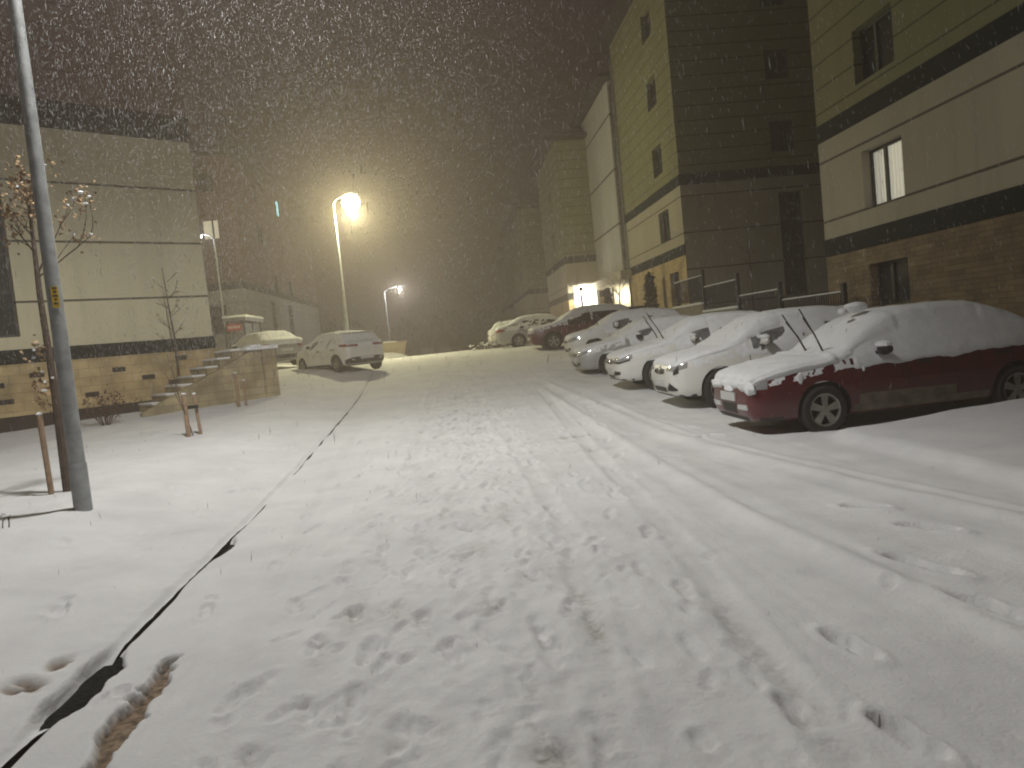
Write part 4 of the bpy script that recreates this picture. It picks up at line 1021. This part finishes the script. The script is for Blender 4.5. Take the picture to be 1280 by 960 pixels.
# --- D: silver saloon
def ex_d(t, c, fascia, strip, X, bvh):
    for sg in (1, -1):
        fascia('headlight', [sg*24, sg*38, sg*50], [.60, .61, .69], [.67, .75, .78], 'lamp_clear')
        fascia('fog_light', [sg*24, sg*34], [.34, .34], [.42, .42], 'black')
    fascia('grille', [-17, 17], [.58, .58], [.67, .67], 'black')
    fascia('lower_intake', [-19, 19], [.29, .29], [.37, .37], 'black')
    fascia('number_plate', [-14, 14], [.43, .43], [.54, .54], 'plate', off=.02)
make_car('silver saloon with snowy bonnet between two white cars', 'sedan', 'silver_paint', 5.78, 21.85, .31, PI, GR,
         dict(hood=.04, roof=.035, glass=.022, side=.010, low=22., seed=33, gap=.05), extra=ex_d, scale=(1.03, 1.03, 1.05))
# --- E: white car half hidden
make_car('white car half hidden behind the silver saloon, short wipers raised', 'hatch', 'white_paint', 5.75, 25.0, .72, PI, GR,
         dict(hood=.04, roof=.035, glass=.022, side=.010, low=22., seed=43, ns=80, gap=.1), extra=ex_d, wipers=1)
# --- F: red suv
def ex_f(t, c, fascia, strip, X, bvh):
    for sg in (1, -1): fascia('headlight', [sg*24, sg*38, sg*48], [.68, .70, .76], [.74, .82, .84], 'lamp_clear')
    fascia('grille', [-17, 17], [.62, .62], [.74, .74], 'black'); fascia('lower_intake', [-25, 25], [.32, .32], [.44, .44], 'black')
    fascia('number_plate', [-14, 14], [.47, .47], [.58, .58], 'plate', off=.02)
make_car('dark red tall hatchback with bare dark side windows', 'suv', 'red_paint', 5.08, 29.75, 1.04, PI, GR,
         dict(hood=.04, roof=.035, glass=.02, side=-.012, low=23.5, seed=53, ns=80), glass='dark', extra=ex_f)
# --- G: silver car, tail to the road
def ex_tail(t, c, fascia, strip, X, bvh):
    for sg in (1, -1): fascia('tail_light', [sg*26, sg*52], [.76, .80], [.88, .92], 'lamp_red', end=-1)
    fascia('number_plate', [-14, 14], [.62, .62], [.73, .73], 'plate', end=-1, off=.02)
    fascia('bumper_insert', [-36, 36], [.34, .34], [.48, .48], 'black', end=-1)
make_car('silver grey saloon reversed in with red tail lights showing', 'sedan', 'grey_paint', 4.15, 34.85, 1.2, 0, GR,
         dict(hood=.04, roof=.035, glass=.02, side=.006, low=22.3, seed=63, ns=80, gap=.2), glass='dark', extra=ex_tail)
make_car('snow buried white car behind the silver grey saloon', 'hatch', 'white_paint', 3.75, 38.9, 1.12, 0, GR,
         dict(hood=.05, roof=.05, glass=.04, side=.015, low=21.5, seed=73, ns=70), extra=ex_tail)
# --- H: white hatchback on the left, tail towards us
hd = PI/2+math.radians(38)
def ex_h(t, c, fascia, strip, X, bvh):
    for sg in (1, -1): fascia('tail_light', [sg*18, sg*40, sg*54], [.885, .885, .92], [.95, .98, .99], 'lamp_red', end=-1, off=.035)
    fascia('rear_badge', [-5, 5], [.90, .90], [.95, .95], 'chrome', end=-1)
    fascia('bumper_insert', [-44, -30, 30, 44], [.30, .26, .26, .30], [.44, .52, .52, .44], 'black', end=-1, off=.012)
    fascia('number_plate', [-15, 15], [.44, .44], [.55, .55], 'plate', end=-1, off=.024)
    for sg in (1, -1): fascia('headlight', [sg*28, sg*50], [.66, .70], [.74, .80], 'lamp_clear')
    m = MB(); m.box((X(3.62), 0, 1.40), (.30, 1.15, .03)); m.build('roof_spoiler', M['white_paint'], t, True, .01)
make_car('snow dusted white hatchback parked at the left edge, tail towards us', 'hatch', 'white_paint', -4.40, 28.2, 1.03, hd, None,
         dict(hood=.03, roof=.035, glass=.02, side=.006, low=22.4, seed=83, gap=.06), extra=ex_h)
make_car('snow coated saloon behind the stone wall, left of the white hatchback', 'sedan', 'grey_paint', -8.1, 32.2, 1.45, hd, None,
         dict(hood=.06, roof=.06, glass=.05, side=.02, low=21.3, seed=93, ns=90), extra=ex_tail)
# two cars past the crest, only their roofs show
make_car('leftmost of two snowy car roofs seen past the crest', 'hatch', 'white_paint', -3.55, 93., .10, PI/2, 'cars past the crest of the road',
         dict(hood=.1, roof=.1, glass=.08, side=.04, low=21, seed=103, ns=50))
make_car('rightmost of two snowy car roofs seen past the crest', 'hatch', 'silver_paint', -1.35, 93.5, .10, PI/2, 'cars past the crest of the road',
         dict(hood=.1, roof=.1, glass=.08, side=.04, low=21, seed=113, ns=50))
# ------------------------------------------------------------------ fence between the right hand buildings
FP = [(26.15, 29.65, 3.23, 2.25), (22.95, 26.05, 2.80, 1.95), (19.95, 22.85, 2.27, 1.35), (16.6, 19.85, 1.96, 1.05)]
FW = ['highest fence panel, by the slim conifer', 'second highest fence panel down from the conifer', 'third fence panel down, above the parked white saloon', 'lowest fence panel, beside the nearest block']
for (ya, yb, zt, zb), lb in zip(FP, FW):
    t = thing('iron_fence', lb + ', snow on its rail', 'fence', (9.0, ya, zb), 0, 'stepped iron fence panels between the blocks')
    L = yb-ya; H = zt-zb
    m = MB(); m.bbox(-.02, .02, 0, L, H-.06, H-.02); m.bbox(-.02, .02, 0, L, .10, .14); m.build('rail', M['dark_metal'], t)
    m = MB()
    for i in range(int(L/.11)): m.bbox(-.01, .01, .06+i*.11, .08+i*.11, .14, H-.06)
    m.build('bars', M['dark_metal'], t)
    m = MB(); m.bbox(-.05, .05, -.06, .06, -.3, H+.18); m.build('post', M['dark_metal'], t)
    m = MB(); m.bbox(-.035, .035, .07, L-.05, H-.019, H+.012); m.build('rail_snow', M['snow'], t, True, .012)
    tag(t)
    w = thing('retaining_wall', ('concrete footing wall under the ' + lb.split(',')[0]), 'wall', (9.0, ya, gzf(ya)-.3), 0, 'stepped footing walls under the fence')
    m = MB(); m.bbox(-.12, .14, -.04, L+.0, 0, zb-gzf(ya)+.3-.06); m.build('wall_face', M['concrete'], w)
    m = MB(); m.bbox(-.15, .16, -.03, L-.01, zb-gzf(ya)+.3-.058, zb-gzf(ya)+.3+.02); m.build('snow_cap', M['snow'], w, True, .015)

# ------------------------------------------------------------------ trees, stakes and plants
def branch(mb, p, d, L, r, depth, rnd, tips, spread=.6, n=3):
    pts = [p]; q = p.copy(); dd = d.copy()
    for i in range(4):
        dd = (dd+Vector((rnd.uniform(-.18, .18), rnd.uniform(-.18, .18), rnd.uniform(-.05, .12)))).normalized()
        q = q+dd*L/4; pts.append(q.copy())
    mb.tube(pts, [r*(1-.14*i) for i in range(5)], 5 if r < .02 else 7, False)
    tips.append((q.copy(), dd.copy()))
    if depth:
        for k in range(n):
            b = pts[rnd.randint(1, 4)]
            nd = (dd+Vector((rnd.uniform(-1, 1), rnd.uniform(-1, 1), rnd.uniform(-.3, .8)))*spread).normalized()
            branch(mb, b, nd, L*rnd.uniform(.45, .75), r*.55, depth-1, rnd, tips, spread, n)
def leaf_cluster(mb, c, n, rad, size, rnd):
    for i in range(n):
        p = c+Vector((rnd.gauss(0, rad), rnd.gauss(0, rad), rnd.gauss(0, rad)))
        a = Vector((rnd.uniform(-1, 1), rnd.uniform(-1, 1), rnd.uniform(-1, .3))).normalized(); b = a.cross(Vector((rnd.random(), rnd.random(), rnd.random()))).normalized()
        s = size*rnd.uniform(.6, 1.3); w = s*.45; nn = a.cross(b)*s*.18
        mb.add([p, p+a*s*.5+b*w+nn, p+a*s, p+a*s*.5-b*w+nn, p+a*s*.5-nn*.4], [(0, 1, 4), (1, 2, 4), (2, 3, 4), (3, 0, 4)])
# tree behind the tall pole: thin trunk, dry leaves, snow on the twigs
rnd = random.Random(3)
t = thing('young_tree', 'young tree with brown dry leaves and snow tufts behind the tall pole', 'tree', (-4.66, 8.95, .36))
m = MB(); m.tube([(0, 0, -.1), (.01, 0, 1.2), (-.02, .02, 2.3), (.0, .02, 3.5)], [.05, .042, .032, .015], 9)
tips = []
for (z, d, L) in ((2.55, (.45, -.1, .55), .75), (2.75, (-.6, .1, .7), .55), (2.9, (.15, -.3, .9), .6), (2.5, (.9, .1, .5), .85), (3.1, (.25, .2, 1), .6), (2.95, (-.5, -.3, .6), .45), (3.2, (-.1, .1, 1), .55)):
    branch(m, Vector((0, .02, z)), Vector(d).normalized(), L*.85, .011, 1, rnd, tips, .5, 3)
m.build('trunk', M['bark'], t, True)
lf = MB()
def tuft(p, s):
    sn = MB(); sn.blob(p, s, 8, .5); sn.build('snow_tuft', M['car_snow'], t, True)
for i, (p, d) in enumerate(tips):
    leaf_cluster(lf, p, 22 if p.x < .32 else 11, .075, .05, rnd)
    if p.x > .2 or i % 3 == 0: tuft(p+Vector((0, 0, .02)), (rnd.uniform(.012, .034), rnd.uniform(.012, .03), rnd.uniform(.008, .02)))
for i in range(26):
    z = .95+.85*rnd.random(); leaf_cluster(lf, Vector((rnd.gauss(-.1, .05), rnd.gauss(0, .05), z)), 3, .05, .06, rnd)
    if i % 3 == 0: tuft((rnd.gauss(-.1, .05), -.03, z), (.02, .02, .014))
lf.build('crown', M['dry_leaf'], t)
def stake(label, x, y, z, h, r, lean=(0, 0), group='wooden stakes beside young trees', cap=True):
    s = thing('wooden_stake', label, 'stake', (x, y, z), 0, group)
    m = MB(); m.tube([(0, 0, -.2), (lean[0], lean[1], h)], r, 8); m.build('post', M['wood'], s, True)
    if cap: m = MB(); m.blob((lean[0], lean[1], h+.012), (r*1.15, r*1.15, .025), 8, .15); m.build('snow_cap', M['car_snow'], s, True)
stake('pale wooden stake beside the tall grey pole', -4.80, 8.88, .36, .92, .032, (-.02, 0))
stake('thick leftmost stake of the pair in open verge snow', -5.0, 13.9, .38, .82, .045)
stake('thin leaning stake of the pair in open verge snow', -4.82, 14.05, .38, .80, .03, (-.06, .02))
stake('stout stake of the pair below the squat stone wall', -5.62, 19.3, .52, .93, .045)
stake('short stake of the pair below the squat stone wall', -5.46, 19.4, .52, .72, .035)
t = thing('sapling', 'thin bare sapling tied between two stakes in the verge', 'tree', (-4.92, 13.98, .38)); tips = []; rnd = random.Random(31)
m = MB(); branch(m, Vector((0, 0, -.1)), Vector((.02, 0, 1)), 1.15, .014, 1, rnd, tips, .35, 3); m.build('trunk', M['bark'], t, True)
m = MB(); m.bbox(-.10, .12, -.02, .03, .55, .61); m.build('tie', M['black'], t)
# bare sapling against the left building
t = thing('sapling', 'thin bare sapling in front of the cream wall on the left', 'tree', (-7.64, 21.05, 1.9)); tips = []; rnd = random.Random(12)
m = MB(); m.tube([(0, 0, -1.2), (.02, 0, .6), (-.03, 0, 1.5), (-.08, 0, 2.6)], [.035, .03, .022, .008], 7)
for z, s in ((.75, 1), (.9, -1), (1.25, 1), (1.45, -1), (1.75, 1), (1.95, -1), (2.2, 1)):
    branch(m, Vector((0, 0, z)), Vector((.75*s, -.1, .5)).normalized(), .42, .011, 1, rnd, tips, .3, 2)
m.build('trunk', M['bark'], t, True)
sn = MB()
for p, d in tips[::2]:
    sn = MB(); sn.blob(p, (.05, .04, .018), 6, .3); sn.build('snow_tuft', M['car_snow'], t, True)
# dry twig at the lower left
t = thing('dry_twig', 'small dark bent twig poking from snow at lower left', 'plant', (-4.33, 7.12, .34))
m = MB()
for pts in ([(0,0,-.05),(.02,0,.07),(.06,.01,.10),(.07,.0,.03)], [(-.04,0,-.05),(-.02,0,.09),(.02,.01,.13),(.05,0,.12)], [(.06,0,-.05),(.07,.01,.09),(.09,0,.11)], [(-.07,.02,-.05),(-.06,.01,.08),(-.02,0,.10)]):
    m.tube(pts, [.006, .005, .004, .003][:len(pts)], 5)
m.build('stems', M['bark'], t)
# slim conifers and a bare tree by the second block
def conifer(label, x, y, z, h, r, seed):
    rnd = random.Random(seed)
    t = thing('conifer', label, 'tree', (x, y, z), 0, 'slim conifers by the second block')
    m = MB(); m.tube([(0, 0, -.2), (0, 0, h*.95)], [.05, .012], 7); m.build('trunk', M['bark'], t, True)
    m = MB()
    for i in range(420):
        u = rnd.random()**.8; zz = h*(.12+.88*u); rr = r*(1-.85*u)*(.35+.75*rnd.random()); a = rnd.uniform(0, 2*PI)
        leaf_cluster(m, Vector((rr*math.cos(a), rr*math.sin(a), zz)), 2, .05, .17, rnd)
    m.build('crown', M['pine_leaf'], t)
conifer('slim dark conifer standing against the tan stone base', 8.9, 32.9, 1.4, 2.5, .32, 5)
conifer('small pointed conifer silhouetted on the lit porch wall', 8.6, 40.6, 1.5, 2.35, .19, 6)
t = thing('bare_tree', 'small bare forked tree silhouetted on the lit porch wall', 'tree', (8.6, 37.9, 1.4)); tips = []; rnd = random.Random(8)
m = MB(); m.tube([(0, 0, -.2), (0, 0, 1.6), (.02, 0, 2.1)], [.05, .04, .03], 7)
for d in ((.5, .2, .9), (-.5, 0, .9), (.1, -.3, 1), (-.2, .3, 1)): branch(m, Vector((.0, 0, 1.9)), Vector(d).normalized(), .9, .02, 1, rnd, tips, .5, 3)
m.build('trunk', M['bark'], t, True)
t = thing('sapling', 'thin dark sapling beside the shaded wall of the second block', 'tree', (11.6, 28.2, 1.6)); tips = []; rnd = random.Random(9)
m = MB(); m.tube([(0, 0, -.5), (.02, 0, 1.6), (0, 0, 3.0)], [.04, .03, .01], 7)
for z, s in ((1.7, 1), (1.9, -1), (2.2, 1), (2.4, -1)): branch(m, Vector((0, 0, z)), Vector((.6*s, .2, .8)).normalized(), .45, .012, 1, rnd, tips, .4, 2)
m.build('trunk', M['bark'], t, True)
# waste container, dark post, beige skip, snowy bushes
t = thing('waste_container', 'dark flat lidded container behind the dark red hatchback', 'container', (7.9, 31.6, 1.25))
m = MB(); m.add([(-.62,-.45,.12),(.62,-.45,.12),(.62,.45,.12),(-.62,.45,.12),(-.75,-.55,1.05),(.75,-.55,1.05),(.75,.55,1.05),(-.75,.55,1.05)], [(0,3,2,1),(4,5,6,7),(0,1,5,4),(1,2,6,5),(2,3,7,6),(3,0,4,7)]); m.build('bin_body', M['pine_leaf'], t, True, .03)
m = MB(); m.bbox(-.78, .78, -.58, .58, 1.052, 1.25); m.build('lid', M['dark_metal'], t, True, .05)
m = MB()
for x in (-.5, .5):
    for y in (-.35, .35): m.lathe([(.001, -.03), (.08, -.03), (.08, .03), (.001, .03)], 'Y', 12, (x, y, .08))
m.build('castors', M['black'], t)
t = thing('marker_post', 'thin dark post left of the lit entrance', 'post', (7.75, 44.2, 1.2))
m = MB(); m.tube([(0, 0, -.2), (0, 0, 2.9)], .07, 10); m.lathe([(.001, 3.15), (.13, 3.1), (.15, 2.92), (.07, 2.9)], 'Z', 12); m.build('shaft', M['dark_metal'], t, True)
t = thing('skip_container', 'beige metal skip beyond the white hatchback', 'container', (-3.9, 45.0, 1.18), .1)
m = MB(); m.add([(-.75,-.6,.1),(.75,-.6,.1),(.75,.6,.1),(-.75,.6,.1),(-.95,-.7,.95),(.95,-.7,.95),(.95,.7,.95),(-.95,.7,.95)], [(0,3,2,1),(4,5,6,7),(0,1,5,4),(1,2,6,5),(2,3,7,6),(3,0,4,7)]); m.build('skip_body', M['beige'], t, True, .03)
m = MB(); m.bbox(-1.0, 1.0, -.74, .74, .90, .98); m.build('rim_rail', M['beige'], t, True, .02)
m = MB(); m.blob((-.2, 0, .98), (.75, .6, .10), 12, .2); m.build('snow_heap', M['car_snow'], t, True)
m = MB(); m.blob((0, 0, 0), (1.2, .7, .38), 14, .3); o = m.build('snow_heap', M['snow'], None, True); o.location = (-4.0, 43.6, 1.2); tag(o, 'low shovelled snow heap in front of the beige skip', 'snow heap')
rnd = random.Random(4)
for i, (bx, by, lb) in enumerate(((.95, 36.2, 'leftmost low snowy bush before the silver grey saloon'), (1.6, 36.6, 'middle low snowy bush before the silver grey saloon'), (2.0, 37.2, 'low snowy bush touching the buried white car'))):
    t = thing('low_bush', lb, 'bush', (bx, by, 1.22), 0, 'low snowy bushes at the crest')
    m = MB(); tips = []
    for k in range(16):
        a = rnd.uniform(0, 2*PI); branch(m, Vector((0, 0, -.05)), Vector((math.cos(a), math.sin(a), rnd.uniform(.4, 1.3))).normalized(), .42, .012, 1, rnd, tips, .6, 2)
    m.build('stems', M['shrub'], t); l = MB()
    for p, d in tips:
        leaf_cluster(l, p, 3, .05, .09, rnd)
        if rnd.random() < .25:
            s = MB(); s.blob(p, (rnd.uniform(.06, .14), .09, .045), 7, .4); s.build('snow_tuft', M['car_snow'], t, True)
    l.build('foliage', M['shrub'], t)
# reddish shrub at the far left foot of the retaining wall
t = thing('dry_shrub', 'reddish brown shrub at the wall foot left of the pole', 'bush', (-8.35, 18.1, .55)); m = MB(); tips = []; rnd = random.Random(41)
for k in range(18):
    a = rnd.uniform(0, 2*PI); branch(m, Vector((0, 0, -.1)), Vector((math.cos(a)*.6, math.sin(a)*.6, 1)).normalized(), .55, .01, 1, rnd, tips, .5, 2)
m.build('stems', M['bark'], t); l = MB()
for p, d in tips: leaf_cluster(l, p, 4, .06, .07, rnd)
l.build('foliage', mat('red_dry_leaf', (.10, .04, .03), .9, var=.4), t)

# ------------------------------------------------------------------ kiosk with red sign, left background
t = thing('guard_kiosk', 'flat roofed dark glazed kiosk with snow edged roof and red sign', 'kiosk', (-10.55, 39.1, 1.35))
m = MB(); m.bbox(-1.1, 0, 0, 3.6, 2.6, 2.78); m.build('roof', M['grey_metal'], t)
m = MB(); m.bbox(-1.16, .05, -.05, 3.65, 2.782, 2.90); m.build('roof_snow', M['snow'], t, True, .03)
m = MB(); m.bbox(-.95, -.15, .2, 3.3, .9, 2.5); m.build('glazing', M['frost'], t)
m = MB(); m.bbox(-.98, -.12, .17, 3.33, -.1, .9)
for px in (-.98, -.16):
    for py in (.17, 1.7, 3.28): m.bbox(px, px+.06, py, py+.06, .9, 2.6)
m.build('walls', M['dark_metal'], t)
m = MB(); m.bbox(-1.0, -.28, .10, .14, 2.12, 2.48); so = m.build('sign', M['sign_red'], t)
m = MB()
for i, (a, b) in enumerate(((-.92, -.80), (-.77, -.70), (-.67, -.56), (-.53, -.47), (-.44, -.34))): m.bbox(a, b, .094, .099, 2.24, 2.37)
m.build('sign_lettering', M['sign_white'], so)

# ------------------------------------------------------------------ far tree line
rnd = random.Random(77); m = MB()
for i in range(46):
    x = -42+1.5*i+rnd.uniform(-1, 1); y = 150+rnd.uniform(-8, 30); h = rnd.uniform(4, 9)
    m.tube([(x, y, -1), (x, y, h*.6)], [.2, .08], 5)
    for k in range(90):
        u = rnd.random(); a = rnd.uniform(0, 2*PI); r = h*.32*math.sin(PI*(.15+.8*u))*rnd.random()**.5
        leaf_cluster(m, Vector((x+r*math.cos(a), y+r*math.sin(a), h*(.2+.8*u))), 2, .3, .9, rnd)
tag(m.build('treeline', M['pine_leaf']), 'dark tree line fading in the snow past the crest', 'trees', None, 'stuff')
# ------------------------------------------------------------------ falling snow: flakes stretched as motion streaks, their density imitating the lamp's pool of light
def snowfall(n):
    r = np.random.default_rng(42)
    X = np.where(r.random(n) < .88, r.normal(-2.6, 2.9, n), r.uniform(-9, 9, n)); Y = 2.4+17*r.random(n)**.8; Z = r.uniform(-.2, 13, n)
    near = np.abs(X) < Y*.85+1.2
    hi = Z < 1.6+Y*.75+.6
    k = near & hi & ((Z > 1.35+.03*Y) | (r.random(n) < .05))
    k &= r.random(n) < .25+1.5*np.clip(fbm(X*.55+Z*.2, Z*.35+Y*.3, 7, 3)+.25, 0, 1); X, Y, Z = X[k], Y[k], Z[k]; n = len(X)
    s = r.uniform(.0010, .0019, n)*np.where(r.random(n) < .02, 1.8, 1); el = r.uniform(8, 19, n)
    s = s*(.55+.45*np.clip(Y/6, 0, 1.2))
    d = np.stack([-.08+.20*np.sin(X*.55+Z*.3+1.2)+r.normal(0, .08, n), r.normal(.0, .2, n), np.ones(n)], -1); d /= np.linalg.norm(d, axis=1, keepdims=True)
    a = np.cross(d, np.array([.2, 1, .1])); a /= np.linalg.norm(a, axis=1, keepdims=True); b = np.cross(d, a)
    C = np.stack([X, Y, Z], -1)
    S = s[:, None]; E = (s*el)[:, None]
    V = np.stack([C+d*E, C+a*S*1.1, C+b*S*.8, C-a*S*.9, C-b*S*1.1, C-d*E*.9], 1).reshape(-1, 3)
    base = (np.arange(n)*6)[:, None, None]
    F = (base+np.array([(0,1,2),(0,2,3),(0,3,4),(0,4,1),(5,2,1),(5,3,2),(5,4,3),(5,1,4)])[None]).reshape(-1, 3)
    me = bpy.data.meshes.new('falling_snow')
    me.vertices.add(len(V)); me.vertices.foreach_set('co', V.ravel())
    me.loops.add(F.size); me.loops.foreach_set('vertex_index', F.ravel().astype(np.int32))
    me.polygons.add(len(F)); me.polygons.foreach_set('loop_start', np.arange(0, F.size, 3, dtype=np.int32))
    me.update(calc_edges=True)
    fm = bpy.data.materials.new('snowflake'); fm.use_nodes = True; nt = fm.node_tree; nt.nodes.clear()
    out = node(nt, 'ShaderNodeOutputMaterial'); df = node(nt, 'ShaderNodeBsdfDiffuse'); tr = node(nt, 'ShaderNodeBsdfTranslucent'); mx = node(nt, 'ShaderNodeMixShader', i0=.5)
    df.inputs[0].default_value = tr.inputs[0].default_value = (.54, .54, .54, 1)
    nt.links.new(df.outputs[0], mx.inputs[1]); nt.links.new(tr.outputs[0], mx.inputs[2]); nt.links.new(mx.outputs[0], out.inputs['Surface'])
    me.materials.append(fm)
    tag(link(bpy.data.objects.new('falling_snow', me)), 'fine snowflakes falling thickly through the lamp light', 'snowfall', None, 'stuff')
snowfall(FLAKES)

# ------------------------------------------------------------------ haze, sky, render settings
hz = MB(); hz.bbox(-90, 90, -40, 215, -3, 24)
hm = bpy.data.materials.new('haze_air'); hm.use_nodes = True; nt = hm.node_tree; nt.nodes.clear()
out = node(nt, 'ShaderNodeOutputMaterial'); pv = node(nt, 'ShaderNodeVolumePrincipled')
pv.inputs['Color'].default_value = (.56, .49, .435, 1); pv.inputs['Density'].default_value = HAZE; pv.inputs['Anisotropy'].default_value = .72
nt.links.new(pv.outputs[0], out.inputs['Volume'])
tag(hz.build('haze', hm), 'thin brownish snow haze filling the street', 'haze', None, 'stuff')

w = bpy.data.worlds.new('World'); scene.world = w; w.use_nodes = True
bg = w.node_tree.nodes['Background']; bg.inputs[0].default_value = (.88, .60, .50, 1); bg.inputs[1].default_value = SKY
scene.view_settings.view_transform = 'Standard'; scene.view_settings.look = 'None'
scene.view_settings.exposure = EXPO; scene.view_settings.gamma = 1
scene.view_settings.use_curve_mapping = False
cy = scene.cycles
cy.use_denoising = True
try: cy.denoiser = 'OPENIMAGEDENOISE'
except Exception: pass
cy.max_bounces = 5; cy.diffuse_bounces = 3; cy.glossy_bounces = 2; cy.transmission_bounces = 2; cy.volume_bounces = 1
cy.caustics_reflective = False; cy.caustics_refractive = False; cy.sample_clamp_indirect = 4
cy.filter_width = 2.0
